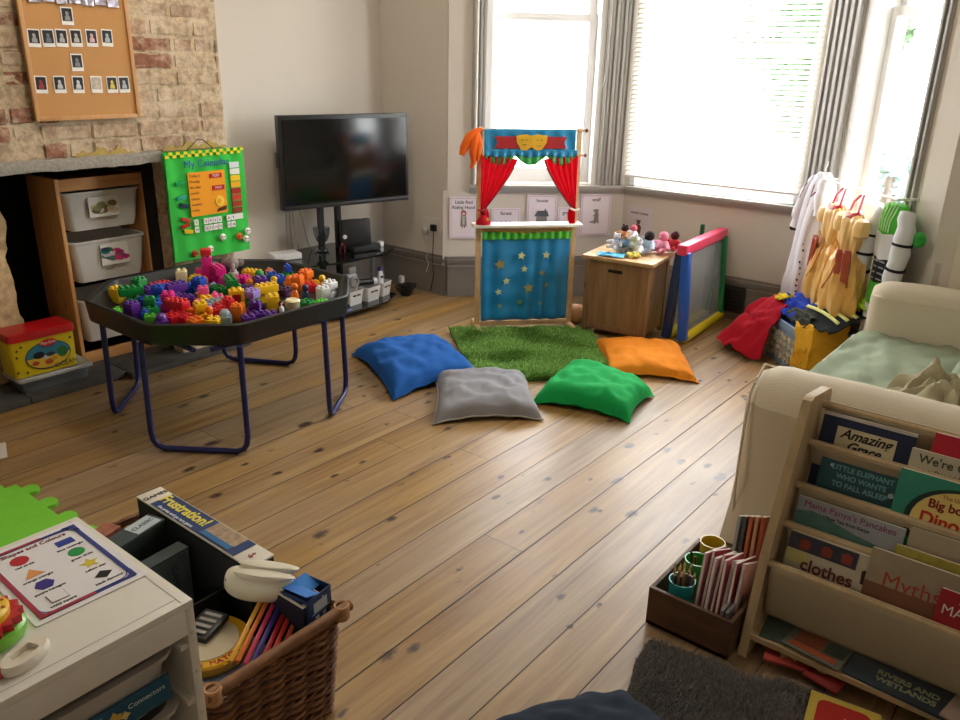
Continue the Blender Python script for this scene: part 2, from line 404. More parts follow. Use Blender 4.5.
window('window_1', SL, .235, .985, 1.80)
window('window_2', SC, .03, LC-.03, 1.62)
window('window_3', SR, .31, .945, 1.80, jl=.06)

# brick chimney breast -------------------------------------------------
def brick_mat():
    m = bpy.data.materials.new('old_brick'); m.use_nodes = True; n = m.node_tree.nodes; l = m.node_tree.links; b = n['Principled BSDF']; b.inputs['Roughness'].default_value = .95
    at = n.new('ShaderNodeAttribute'); at.attribute_name = 'tint'
    tc = n.new('ShaderNodeTexCoord'); no = n.new('ShaderNodeTexNoise'); no.inputs['Scale'].default_value = 28; no.inputs['Detail'].default_value = 8; no.inputs['Roughness'].default_value = .7
    l.new(tc.outputs['Object'], no.inputs['Vector'])
    cr = n.new('ShaderNodeValToRGB'); cr.color_ramp.elements[0].position = .35; cr.color_ramp.elements[0].color = (.50, .48, .46, 1); cr.color_ramp.elements[1].position = .65; cr.color_ramp.elements[1].color = (1.1, 1.08, 1.02, 1); l.new(no.outputs['Fac'], cr.inputs[0])
    mx = n.new('ShaderNodeMix'); mx.data_type = 'RGBA'; mx.blend_type = 'MULTIPLY'; mx.inputs[0].default_value = 1; l.new(at.outputs['Color'], mx.inputs[6]); l.new(cr.outputs[0], mx.inputs[7])
    n2 = n.new('ShaderNodeTexNoise'); n2.inputs['Scale'].default_value = 9; n2.inputs['Detail'].default_value = 9; n2.inputs['Roughness'].default_value = .75; l.new(tc.outputs['Object'], n2.inputs['Vector'])
    r2 = n.new('ShaderNodeValToRGB'); r2.color_ramp.elements[0].position = .46; r2.color_ramp.elements[1].position = .62; r2.color_ramp.elements[1].color = (.75, .75, .75, 1); l.new(n2.outputs['Fac'], r2.inputs[0])
    m2 = n.new('ShaderNodeMix'); m2.data_type = 'RGBA'; l.new(r2.outputs[0], m2.inputs[0]); l.new(mx.outputs[2], m2.inputs[6]); m2.inputs[7].default_value = lin('#dccab0')
    l.new(m2.outputs[2], b.inputs['Base Color'])
    bp = n.new('ShaderNodeBump'); bp.inputs['Strength'].default_value = .9; bp.inputs['Distance'].default_value = .006; l.new(no.outputs['Fac'], bp.inputs['Height']); l.new(bp.outputs[0], b.inputs['Normal'])
    return m
BR = brick_mat()
def brickwork(name, x0, x1, z0, z1, y, jag_r=True, holes=()):
    m_ = MB(); bm = m_.bm; lay = bm.loops.layers.float_color.new('tint')
    def add(c, d, col, rnd=.0):
        b = bmesh.new(); bmesh.ops.create_cube(b, size=1); bmesh.ops.scale(b, vec=V(d), verts=b.verts)
        bmesh.ops.bevel(b, geom=b.edges[:], offset=.006, segments=2, affect='EDGES')
        bmesh.ops.subdivide_edges(b, edges=[e for e in b.edges if e.calc_length() > .05], cuts=2, use_grid_fill=True)
        vm = {}
        for v in b.verts:
            p = v.co+V(c); k = nz(p, 38)*.004+nz(p, 14, 5)*.005; p = p+V((k*.6, k*1.1, k*.6)); vm[v] = bm.verts.new(p)
        for f in b.faces:
            g = bm.faces.new([vm[v] for v in f.verts]); g.smooth = True
            for lp in g.loops: lp[lay] = col
        b.free()
    pal = ['#c0a58c', '#c8ae92', '#b59a82', '#cbb497', '#c2a084', '#b08e76', '#cfba9e', '#a3705a', '#8f5a46', '#a89a86']
    r = random.Random(11); H = .0745; row = 0; z = z0
    while z < z1:
        off = -.112 if row % 2 else 0; x = x0+off
        while x < x1:
            w = .215 if r.random() > .25 else .102
            a, b_ = max(x, x0), min(x+w, x1)
            if b_-a > .035:
                if jag_r and b_ > x1-.02: b_ = x1-r.uniform(0, .022)
                zz = z+H/2; red = (a < 1.62 and r.random() < .5)
                pool = pal[7:9] if red else pal
                c = lin(r.choice(pool[:7] if (not red and r.random() < .85) else pool))
                add(((a+b_)/2, y+.045+r.uniform(-.004, .004), zz+r.uniform(-.002, .002)), (b_-a-.004, .10, H-.011+r.uniform(-.002, .003)), c)
            x += w+.008
        z += H; row += 1
    # mortar body
    b = bmesh.new(); bmesh.ops.create_cube(b, size=1); bmesh.ops.scale(b, vec=V((x1-x0-.015, .1, z1-z0)), verts=b.verts)
    for e in range(5): bmesh.ops.subdivide_edges(b, edges=[q for q in b.edges if q.calc_length() > .03], cuts=1, use_grid_fill=True)
    vm = {}
    for v in b.verts:
        p = v.co+V(((x0+x1)/2-.004, y+.0500, (z0+z1)/2))
        p.y += nz(p, 20, 9)*.004+nz(p, 60, 3)*.002; vm[v] = bm.verts.new(p)
    for f in b.faces:
        g = bm.faces.new([vm[v] for v in f.verts]); g.smooth = True
        for lp in g.loops: lp[lay] = lin('#cfbb9c')
    b.free()
    o = m_.build(name, BR); o['kind'] = 'structure'; return o
brickwork('wall_chimney_breast', .92, 2.515, 1.065, 2.4, 3.68)
brickwork('wall_chimney_side', 2.135, 2.515, 0.0, 1.065, 3.69)
struct('wall_breast_return', MB().b2(2.40, 2.50, 3.78, 4.065, 0, CEIL).b2(.3, 2.5, 3.79, 3.85, 1.07, CEIL), WALL)
# fireplace recess
mb = MB(); mb.b2(.3, 2.45, 4.35, 4.40, 0, 1.1); mb.b2(2.13, 2.16, 3.78, 4.35, 0, 1.07); mb.b2(.88, .95, 3.69, 4.40, 0, 1.07); mb.b2(.9, 2.16, 3.8, 4.35, 1.03, 1.07)
struct('wall_fireplace_recess', mb, DARK)
# rough rubble jamb
mb = MB()
def jamb():
    rings = []
    for i in range(34):
        z = 1.03*i/33; e = 1.475+.018*math.sin(z*9)
        if z > .74: e -= (z-.74)*.35
        ring = []
        for k, (x, y) in enumerate([(.8, 3.70), (1.0, 3.70), (1.1, 3.69), (1.2, 3.685), (1.29, 3.685), (1.35, 3.69), (e, 3.72), (e+.012, 3.77), (e, 3.84), (e-.03, 3.92), (e-.05, 4.1), (.8, 4.1)]):
            d = nz((x, y, z), 9)*.035+nz((x, y, z), 25, 4)*.02
            yy = y+.215; xx = x
            ring.append((xx+d*(x > 1.1), min(yy, 4.1)+d*(y < 3.95), z))
        rings.append(ring)
    return rings
mb.rings(jamb(), smooth=False)
struct('wall_rubble_jamb', mb, mat('rubble_stone', '#c2a57a', .95, var=.75, scale=22, bump=2.5))
# concrete lintel
mb = MB()
def lint(y, zt): pass
rings = []
for i in range(60):
    x = .7+i*(2.128-.7)/59
    def P(y, z): d = nz((x, y, z), 22)*.006; return (x, y+d, z+d)
    rings.append([P(3.655, 1.018), P(3.65, 1.04), P(3.655, 1.062), P(3.67, 1.07), P(3.80, 1.07), P(3.80, 1.018)])
mb.rings(rings, smooth=True)
struct('trim_7', mb, mat('rough_concrete', '#9b968b', .95, var=.4, scale=60, bump=1.2))
# ochre star/crown paint marks on lowest brick course
mb = MB()
for (x0, x1, h) in ((1.72, 2.0, .036), (2.14, 2.5, .034)):
    top = [(x0+(x1-x0)*k/24, 1.068+h*(.75+.35*math.sin(k*.8)+.25*math.sin(k*2.3))*math.sin(PI*(k+.6)/25.2)**.5) for k in range(25)]
    mb.prism([(x0, 1.066)]+top+[(x1, 1.066)], -.004, .001, T=M4(((1, 0, 0, 0), (0, 0, -1, 3.672), (0, 1, 0, 0), (0, 0, 0, 1))))
struct('trim_8', mb, mat('ochre_plaster', '#b39a55', .9, var=.35, scale=30, bump=.6))
# hearth slab of slate
mb = MB()
for x0, x1 in ((.7, 1.345), (1.35, 1.80), (1.805, 2.13)): mb.b2(x0, x1, 3.655, 3.80, 0, .032, .004)
mb.b2(.9, 2.13, 3.80, 4.35, 0, .035)
mb.b2(1.8, 2.5, 3.60, 3.69, 0, .03, .004)
struct('trim_9', mb, mat('slate_hearth', '#4c4a46', .6, var=.4, scale=12, bump=.5))

# ------------------------------------------------------------------ lights and world
w = bpy.data.worlds.new('world'); S.world = w; w.use_nodes = True
nt = w.node_tree; bg = nt.nodes['Background']
bg.inputs[0].default_value = (.965, .985, 1.0, 1); bg.inputs[1].default_value = 17.0
def portal(c, n, sx, sy):
    L = bpy.data.lights.new('sky_portal', 'AREA'); L.shape = 'RECTANGLE'; L.size = sx; L.size_y = sy; L.cycles.is_portal = True
    o = bpy.data.objects.new('sky_portal', L); COL.objects.link(o)
    o.matrix_world = fr(c, n) @ M4.Rotation(PI, 4, 'Y') ; o.matrix_world = fr(c, n) 
    # area lights shine along local -Z: turn so -Z points along n (into the room)
    o.matrix_world = fr(c, (-n[0], -n[1], -n[2]))
for sg, s, wd in ((SL, .61, .75), (SC, .587, 1.1), (SR, .63, .62)):
    A, u, n = sg; c = A+u*s+n*.21+V((0, 0, 1.6)); portal(c, (-n.x, -n.y, 0), wd, 1.7)
# added warm fill bulb, unseen, high over the middle of the room
L = bpy.data.lights.new('added_fill_bulb', 'POINT'); L.energy = 28; L.color = (1, .90, .77); L.shadow_soft_size = .14
o = bpy.data.objects.new('added_fill_bulb', L); COL.objects.link(o); o.location = (2.0, 2.3, 2.45)

S.view_settings.view_transform = 'Standard'; S.view_settings.look = 'None'; S.view_settings.exposure = .18; S.view_settings.gamma = 1; S.view_settings.use_curve_mapping = False
# ================================================================== OBJECTS
def nrand(r, a, b): return r.uniform(a, b)
BLUEM = mat('navy_tube_metal', '#1b2260', .35, var=.05)

# ---- cork board -------------------------------------------------------------
T = fr((1.80, 3.655, 1.553), (0, -1, 0))
cb = thing('cork_board', 'large cork notice board in a pale wooden frame hung on the brick chimney breast', 'notice board', T=T)
W2, H2 = .235, .325
MB().prism(rect(-W2+.012, W2-.012, -H2+.012, H2-.012), -.004, .006).build('cork_panel', mat('cork', '#c4915a', .9, var=.2, scale=300, bump=.3), cb)
m_ = MB()
for (a, b_, c, d) in ((-W2, -W2+.018, -H2, H2), (W2-.018, W2, -H2, H2), (-W2+.018, W2-.018, -H2, -H2+.018), (-W2+.018, W2-.018, H2-.018, H2)): m_.b2(a, b_, c, d, -.006, .016, .003)
m_.build('frame', wood('frame_oak', '#c08c57', '#cf9e66', .5, 'y', knots=.05), cb)
# px -> board local: x = (worldx-1.80), z-1.56
PHX = mat('photo_black', '#1d1c1f', .35, var=.5, scale=60)
photos = [(1.761, 1.647, 0), (1.612, 1.556, 1), (1.669, 1.558, 2), (1.725, 1.56, 3), (1.786, 1.562, 4), (1.854, 1.564, 5), (1.923, 1.567, 6), (1.775, 1.464, 7), (1.61, 1.375, 8), (1.687, 1.375, 9), (1.766, 1.374, 10), (1.847, 1.374, 11), (1.918, 1.373, 12), (1.974, 1.373, 13)]
descr = ['topmost, centred above the upper row', 'first from the left in the upper row', 'second from the left in the upper row', 'third from the left in the upper row', 'fourth from the left in the upper row', 'fifth in the upper row, person in pink', 'at the right end of the upper row', 'alone between the two rows', 'left end of the lower row, person in red', 'second from the left in the lower row', 'third from the left in the lower row', 'fourth from the left in the lower row, pale scene', 'fifth in the lower row, person in yellow', 'at the right end of the lower row']
acc = ['#8d8d8f', '#9a9a9a', '#6d7075', '#a9a9a9', '#b5b0ab', '#d7a9ad', '#a8b2bb', '#777c80', '#8f2b33', '#c2c2c2', '#c7c7c9', '#cbbfa8', '#d6c04a', '#a9b0b8']
for i, ((x, z, _), d) in enumerate(zip(photos, descr)):
    Tt = fr((x, 3.6475, z), (0, -1, 0), tilt=R.uniform(-.03, .03))
    p = thing('instant_photo', 'instant photo on the cork board, '+d, 'photo', T=Tt, group='instant photos on the cork board')
    MB().prism(rrect(.050, .070, .002, 2), 0, .0012).build('photo_card', paper('#efece6'), p)
    bgm = PHX if i not in (11,) else mat('photo_pale', '#b9b1a4', .4, var=.4, scale=80)
    im = flat('picture', rect(-.021, .021, -.020, .030), bgm, p, .0012, .0006)
    fm = mat('photo_fig_%d' % i, acc[i], .5, var=.3, scale=90)
    flat('person_figure', [(-.011, -.017), (.012, -.017), (.011, -.004), (.006, .004), (.007, .012), (.003, .018), (-.004, .018), (-.007, .011), (-.004, .004), (-.010, -.003)], fm, p, .0018, .0003)
bn = thing('paper_lettering_banner', 'crumpled silver paper cut-out lettering along the top of the cork board', 'banner', T=fr((1.80, 3.648, 1.715), (0, -1, 0)))
for k in range(7):
    r = random.Random(k); MB().grid(lambda u, v: ((u-.5)*.05, (v-.5)*.045, .004+.012*r.random()), 4, 4, smooth=False).build('paper_letter', mat('silver_paper', '#b9b7c4', .35, metal=.5, var=.4, scale=90), bn, M4.Translation((-.165+k*.055, .005*(k % 2), 0)))

# ---- calendar ---------------------------------------------------------------
T = fr((2.335, 3.625, .797), (0, -1, 0))
ca = thing('fabric_calendar', 'green fabric wall calendar with orange panel hung on the brick beside the fireplace', 'calendar', T=T)
cw, ch = .222, .268
GR = cloth('#3cc24a', var=.2)
def calf(u, v): x = (u-.5)*2*cw; y = (v-.5)*2*ch; return (x, y, .006*math.sin(x*60+2*math.sin(y*8))*(.4+abs(y)*1.5)+.004)
m_ = MB(); m_.grid(calf, 40, 24); m_.prism(rect(-cw, cw, -ch, ch), -.012, -.006)
m_.build('fabric_backing', GR, ca, fix=False)
YC = cloth('#e6dc3a'); 
m_ = MB()
for k in range(22):
    for j in range(2):
        if (k+j) % 2 == 0: m_.prism(rect(-cw+k*cw/11, -cw+(k+1)*cw/11, ch-.028+j*.014, ch-.014+j*.014), .010, .013)
m_.build('checked_border', YC, ca)
flat('orange_panel', rect(-.115, .095, -.05, .165), cloth('#f0a028'), ca, .012, .004)
text('My Calendar', .050, cloth('#3b51a8'), ca, 0, .205, .0145, bold=.0003)
DKT = mat('print_brown', '#6d3b12', .8)
for k, s in enumerate(['Today is', 'Monday', 'the date', 'month', 'season', 'weather', 'today']): text(s, .018, DKT, ca, -.108, .148-k*.028, .0165, align='LEFT')
CR = cloth('#c02a2c'); CW = cloth('#ecebe4')
flat('day_tag', rect(.005, .075, .130, .152), CR, ca, .0165, .003); text('TUES', .018, CW, ca, .04, .141, .0205)
flat('month_tag', rect(.015, .085, .068, .092), CR, ca, .0165, .003); text('MAY', .018, CW, ca, .05, .08, .0205)
MB().prism(circ(.026, 20, .052, .012), .016, .021).build('sun_patch', cloth('#f3d44c'), ca); flat('ring_patch', circ(.013, 16, .046, .012), cloth('#f0a028'), ca, .021, .001)
flat('cloud_patch', [(.03, -.04), (.085, -.035), (.09, -.015), (.06, -.02), (.04, -.025)], cloth('#53321f'), ca, .0165, .004)
for k, h in enumerate(['#dfe6ec', '#f0efe6', '#efc62c', '#eab02a', '#a5292b', '#c8462f', '#a83a2a', '#8d3f2e', '#efece4']):
    flat('weather_tag', rect(.128, .185, .17-k*.033, .198-k*.033), cloth(h), ca, .012, .004)
for j in range(2):
    for k in range(9): 
        if k not in (1, 6): MB().prism(rect(-.105+k*.027, -.082+k*.027, -.095-j*.036, -.066-j*.036), .012, .019).build('number_tag', CW, ca)
for j in range(2):
    for k in range(9):
        if k not in (1, 6): text(str(1+k+9*j), .018, mat('ink', '#222', .6) if 0 else mat('ink_dark', '#2a2a30', .7), ca, -.0935+k*.027, -.081-j*.036, .0195)
for (x, y, h) in ((-.16, .05, '#2f9f8a'), (-.15, .01, '#27384f'), (-.15, -.06, '#b5432f'), (-.155, -.09, '#a83020'), (-.14, -.12, '#e3c32c'), (-.16, .12, '#1f9a55')):
    MB().box((x, y, .016), (.05, .02, .008), M4.Rotation(.3*(x*40 % 2-1), 3, 'Z'), .003).build('felt_tag', cloth(h), ca)
for (x, y, h, h2) in ((-.12, -.235, '#b5462b', '#e0c9a0'), (-.03, -.225, '#efeada', '#3aa04a'), (.05, -.175, '#e8efe4', '#5b8'), (.15, -.185, '#e06a35', '#e9c9a0'), (.205, -.165, '#eef0ea', '#222'), (.19, -.205, '#e6e8e0', '#333')):
    q = MB().ball((x, y, .018), .019, sz=.5).build('animal_badge', cloth(h), ca)
    MB().ball((x-.007, y+.004, .027), .0035).ball((x+.007, y+.004, .027), .0035).build('badge_eyes', mat('ink_dark', '#2a2a30', .7), q)
m_ = MB(); m_.tube([(-.10, ch, .0), (-.03, ch+.052, .0), (.0, ch+.048, 0), (.055, ch+.002, 0)], .0022, 6)
m_.build('hanging_string', mat('dark_string', '#3a2a1c', .9), ca)

# ---- pine storage unit in the recess ---------------------------------------
pu = thing('storage_unit', 'pine storage frame with three white tubs standing inside the dark fireplace', 'storage unit', loc=(1.92, 3.88, .036))
w_, d_, h_ = .44, .30, .915
m_ = MB()
for sx in (-1, 1):
    x = sx*(w_/2-.009)
    m_.b2(x-.009, x+.009, 0, d_, 0, h_, .002)
m_.build('side_panel', PINE, pu)
m_ = MB(); m_.b2(-w_/2+.018, w_/2-.018, 0, .018, h_-.06, h_-.003, .002); m_.b2(-w_/2+.018, w_/2-.018, .018, d_, h_-.03, h_-.012)
m_.build('top_rail', PINEX, pu)
MB().b2(-w_/2+.018, w_/2-.018, 0, .018, .0, .055, .002).build('bottom_rail', PINEX, pu)
MB().b2(-w_/2+.018, w_/2-.018, d_-.006, d_, .05, h_-.03).build('back_panel', DARK, pu)
TUBM = mat('frosted_white_tub', '#dcdad6', .35, var=.03)
def tub(z0, h, mt, w=.37):
    m_ = MB(); rr = []
    for (zz, k, o) in ((z0, .86, .018), (z0+h*.15, .90, .010), (z0+h-.012, 1, 0), (z0+h-.010, 1.04, -.014), (z0+h, 1.04, -.014), (z0+h, .97, .012), (z0+.01, .84, .03)):
        rr.append([(x*k, y*(k)+.135, zz) for x, y in rrect(w, .27-0*o, .03)])
    m_.rings(rr); return m_.build('storage_tub', mt, pu)
for z0, h, nm in ((.66, .185, 'food'), (.405, .205, 'toys'), (.10, .22, 'none')):
    t = tub(z0, h, TUBM, .376)
    if nm != 'none':
        c = MB().prism(rect(-.082, .066, z0+.062, z0+.158) if nm == 'food' else rect(-.055, .085, z0+.075, z0+.180), 0, .003, T=M4(((1, 0, 0, 0), (0, 0, -1, -.0075), (0, 1, 0, 0), (0, 0, 0, 1)))).build('picture_card', paper('#eceae4'), t)
        rr_ = random.Random(4 if nm == 'food' else 9); cols = ['#8a8b52', '#c9b98a', '#4c5a3a', '#d9c6c0', '#7f6a48'] if nm == 'food' else ['#1e7a4a', '#b02a70', '#d43a7a', '#173d4f', '#2a8a6a', '#d9c6d8']
        for q in range(22):
            m2 = mat('card_ink_%s' % cols[q % len(cols)].strip('#'), cols[q % len(cols)], .6, var=.3, scale=120)
            cx, cy = rr_.uniform(-.055, .045)+(.02 if nm != 'food' else 0), z0+(.110 if nm == 'food' else .127)+rr_.uniform(-.028, .028)
            MB().prism([(cx+.020*math.cos(a)*(1+.3*rr_.random()), cy+.013*math.sin(a)) for a in [k*PI/4 for k in range(8)]], 0, .0008, T=M4(((1, 0, 0, 0), (0, 0, -1, -.0106-.0001*q), (0, 1, 0, 0), (0, 0, 0, 1)))).build('picture_patch', m2, c)

# ---- clear box and play dough tub --------------------------------------------
cbx = thing('clear_storage_box', 'shallow clear plastic lidded box on the slate hearth under the yellow tub', 'box', loc=(1.50, 3.80, .033))
CLR = translucent('clear_plastic', '#a9adb0', .5, .25, .55)
m_ = MB(); m_.rings([[(x, y, z) for x, y in rrect(.32*k, .17*k, .02)] for z, k in ((0, .93), (.055, 1), (.055, .97), (.004, .90))]); m_.build('box_body', CLR, cbx)
m_ = MB(); m_.rings([[(x, y, z) for x, y in rrect(.345*k, .195*k, .02)] for z, k in ((.056, 1), (.068, 1), (.073, .95), (.070, .9))]); m_.build('lid', mat('frosted_lid', '#b7b9b8', .3, var=.05), cbx)
m_ = MB(); r = random.Random(3)
for k in range(14): m_.box((r.uniform(-.12, .12), r.uniform(-.05, .05), .022), (.05, .03, .03), M4.Rotation(r.random()*3, 3, 'Z'), .004)
m_.build('contents', mat('grey_contents', '#6d6a68', .7, var=.4, scale=15), cbx)
yt = thing('dough_tub', 'yellow printed toy tub with a red lid on the clear box beside the fireplace', 'toy box', loc=(1.468, 3.80, .108), rz=0)
m_ = MB(); m_.rings([[(x, y, z) for x, y in rrect(.29*k, .155*k, .018)] for z, k in ((0, .97), (.175, 1.0))]); m_.build('tub_body', plastic('#e9cf1e'), yt)
m_ = MB(); m_.rings([[(x, y, z) for x, y in rrect(.30*k, .165*k, .02)] for z, k in ((.17, 1), (.196, 1), (.206, .97), (.208, .9))]); m_.build('lid', plastic('#c3161f'), yt)
Tf = M4(((1, 0, 0, 0), (0, 0, -1, -.0785), (0, 1, 0, 0), (0, 0, 0, 1)))
def yf(name, pts, h, z): return MB().prism(pts, z, z+.0012).build(name, paper(h), yt, Tf)
yf('printed_ring', circ(.103, 28, .012, .082, .066), '#22384a', 0); yf('printed_sky', circ(.099, 28, .012, .083, .062), '#3d88a8', .0012)
yf('printed_ground', [(.012+.097*math.cos(a), .078+.056*math.sin(a)) for a in [PI+k*PI/12 for k in range(13)]], '#e6c33a', .0024)
for (x, y, rx_, ry_, h) in ((-.03, .09, .026, .016, '#1c2233'), (.0, .075, .012, .012, '#d8d6d0'), (.02, .085, .022, .010, '#39455c'), (.075, .085, .025, .026, '#2f7a3c'), (.01, .05, .02, .012, '#c5582a'), (.035, .06, .014, .010, '#d9a030'), (-.05, .055, .016, .01, '#b5482c')):
    yf('printed_shape', circ(rx_, 12, x, y, ry_), h, .0036+abs(x)*.01)
yf('brand_oval', circ(.038, 18, .018, .142, .017), '#cf2a2a', .005)
def ytext(s, size, h, x, y, z, rot=0):
    q = text(s, size, paper(h), yt); q.matrix_local = Tf @ M4.Translation((x, y, z)) @ M4.Rotation(rot, 4, 'Z')
ytext('Play-Doh', .018, '#f2efe6', .018, .142, .0066); ytext('OCEAN', .030, '#16243a', .083, .026, .0062, .05)
for (x, y) in ((-.12, .13), (-.1, .145), (-.125, .10), (-.13, .03), (-.09, .02), (.12, .14)): yf('printed_squiggle', star(.009, x, y, 4, .4), '#4a3c1c', .0004)

# ---- tuff tray table ---------------------------------------------------------
tt = thing('tray_table', 'black octagonal play tray on dark blue tubular legs, heaped with building blocks', 'table', loc=(1.99, 3.03, 0))
def octo(s, o=0):
    a, b_ = .515*s, .245*s
    base = [(a, -b_), (a, b_), (.275*s, .5*s), (-.275*s, .5*s), (-a, b_), (-a, -b_), (-.275*s, -.5*s), (.275*s, -.5*s)]
    out = []
    for i in range(8):
        p = V(base[i]); q = V(base[(i+1) % 8]); pr = V(base[i-1])
        for t in (0, .5, 1):
            a1 = p.lerp(pr, .07); b1 = p.lerp(q, .07)
            out.append(tuple(a1.lerp(p, t).lerp(p.lerp(b1, t), t)))
    return out
m_ = MB(); m_.rings([[(x, y, z) for x, y in octo(k)] for z, k in ((.45, .965), (.452, .985), (.520, 1.0), (.536, 1.004), (.540, .99), (.536, .955), (.528, .945), (.480, .89), (.470, .86))], smooth=True)
m_.build('tray', mat('black_tray_plastic', '#1d1d1f', .36, var=.08, scale=60, bump=.1), tt, sharp=28)
for i, (A, B) in enumerate((((-.53, -.20), (-.30, -.52)), ((.135, -.51), (.39, -.335)), ((-.475, .21), (-.20, .49)), ((.27, .475), (.465, .125)))):
    A = V((*A, 0)); B = V((*B, 0)); A2 = A*.985+V((0, 0, .46)); B2 = B*.985+V((0, 0, .46)); d = (B-A).normalized(); r_ = .012; z = V((0, 0, r_))
    pts = [A2, A+z+V((0, 0, .07)), A+z+V((0, 0, .035))+d*.006, A+z+V((0, 0, .012))+d*.02, A+z+d*.05, B+z-d*.05, B+z+V((0, 0, .012))-d*.02, B+z+V((0, 0, .035))-d*.006, B+z+V((0, 0, .07)), B2]
    m_ = MB().tube(pts, r_, 12); m_.build('leg_loop', BLUEM, tt)
m_ = MB()
for y in (-.42, .42): m_.tube([(-.36, y, .44), (.36, y, .44)], .011, 8)
for x in (-.40, .40): m_.tube([(x, -.36, .435), (x, .36, .435)], .011, 8)
m_.build('under_frame', BLUEM, tt)

BLK = [(-0.334, 0.376, 'yellow', 't'), (-0.428, 0.15, 'lime', 's'), (-0.228, 0.479, 'lilac', 's'), (-0.287, 0.344, 'yellow', 'r'), (-0.17, 0.417, 'green', 't'), (-0.289, 0.26, 'green', 'b'), (-0.158, 0.368, 'purple', 'b'), (-0.1, 0.381, 'red', 'l'), (-0.107, 0.277, 'green', 'b'), (0.061, 0.446, 'cream', 't'), (-0.03, 0.306, 'red', 's'), (0.079, 0.386, 'yellow', 'b'), (0.104, 0.34, 'orange', 's'), (0.173, 0.37, 'magenta', 'T'), (0.068, 0.202, 'lilac', 's'), (0.057, 0.139, 'green', 'b'), (-0.015, 0.252, 'blue', 'b'), (-0.002, 0.183, 'blue', 'l'), (-0.247, 0.214, 'blue', 'b'), (-0.2, 0.199, 'teal', 'b'), (-0.256, 0.14, 'blue', 's'), (-0.149, 0.178, 'purple', 'l'), (-0.132, 0.125, 'purple', 'l'), (-0.067, 0.056, 'yellow', 'l'), (-0.023, 0.043, 'pink', 's'), (-0.391, 0.079, 'purple', 't'), (-0.324, 0.069, 'green', 'b'), (-0.363, 0.048, 'blue', 's'), (-0.379, -0.025, 'lime', 's'), (-0.236, 0.07, 'magenta', 'b'), (-0.27, -0.052, 'red', 'l'), (-0.33, -0.107, 'red', 'b'), (-0.295, -0.146, 'red', 'b'), (-0.375, -0.117, 'purple', 'r'), (-0.206, -0.059, 'orange', 's'), (-0.229, -0.158, 'yellow', 'b'), (-0.289, -0.21, 'orange', 'b'), (-0.224, -0.223, 'orange', 'f'), (-0.134, 0.009, 'pink', 's'), (-0.19, 0.02, 'purple', 's'), (-0.153, -0.085, 'lilac', 'b'), (-0.077, -0.036, 'grey', 'b'), (-0.132, -0.139, 'red', 's'), (0.181, 0.319, 'magenta', 'b'), (0.208, 0.25, 'magenta', 'l'), (0.227, 0.23, 'magenta', 'b'), (0.08, 0.113, 'green', 'l'), (0.232, 0.144, 'orange', 's'), (0.346, 0.447, 'elephant', 'e'), (0.344, 0.274, 'yellow', 'l'), (0.315, 0.177, 'green', 'r'), (0.433, 0.245, 'peach', 's'), (0.381, 0.149, 'blue', 'b'), (0.396, 0.112, 'blue', 'b'), (0.465, 0.103, 'green', 'b'), (0.262, -0.005, 'yellow', 'f'), (0.246, -0.101, 'plum', 'b'), (0.351, -0.022, 'orange', 'r'), (0.362, -0.073, 'orange', 't'), (0.416, -0.051, 'orange', 'b'), (0.4, -0.113, 'red', 'b'), (0.46, -0.137, 'yellow', 'f'), (0.427, -0.122, 'yellow', 's'), (0.246, -0.174, 'orange', 'f'), (0.264, -0.229, 'navy', 'f'), (0.304, -0.307, 'white', 't'), (0.354, -0.289, 'white', 'b'), (0.188, -0.355, 'green', 'b'), (0.205, -0.373, 'lime', 'b'), (0.126, -0.321, 'cream', 'o'), (0.18, 0.007, 'magenta', 'b'), (0.155, 0.034, 'purple', 'b'), (0.251, 0.046, 'plum', 's'), (-0.022, 0.042, 'pink', 's'), (-0.065, -0.032, 'grey', 's'), (-0.052, -0.062, 'orange', 's'), (-0.012, -0.106, 'yellow', 'w'), (0.027, -0.147, 'green', 'b'), (0.131, -0.122, 'yellow', 'l'), (0.059, -0.248, 'yellow', 't'), (0.011, -0.23, 'plum', 'b'), (0.034, -0.35, 'penguin', 'p'), (-0.058, -0.313, 'purple', 'l'), (-0.042, -0.345, 'purple', 'b'), (-0.121, -0.334, 'purple', 'b'), (-0.119, -0.122, 'red', 'b'), (-0.11, -0.162, 'red', 'b'), (-0.131, -0.264, 'orange', 't'), (-0.177, -0.259, 'grey', 'r'), (-0.226, -0.25, 'yellow', 'b'), (0.094, -0.012, 'green', 's')]
HX = dict(yellow='#f2c21a', lime='#5fc93a', lilac='#a08ad0', green='#138a3c', purple='#58268c', red='#dc2330', cream='#e9dcae', orange='#f07a1c', magenta='#dc1f88', blue='#1d4fc0', teal='#1a7fb0', pink='#ee5a9c', grey='#8ea4ae', peach='#f09a70', plum='#3f1546', navy='#20305e', white='#e9e9ea')
def stud(m_, x, y, z, r=.0085, h=.009): m_.rings([[(x+rr*math.cos(2*PI*k/10), y+rr*math.sin(2*PI*k/10), z+zz) for k in range(10)] for rr, zz in ((r, 0), (r, h*.75), (r*.8, h))])
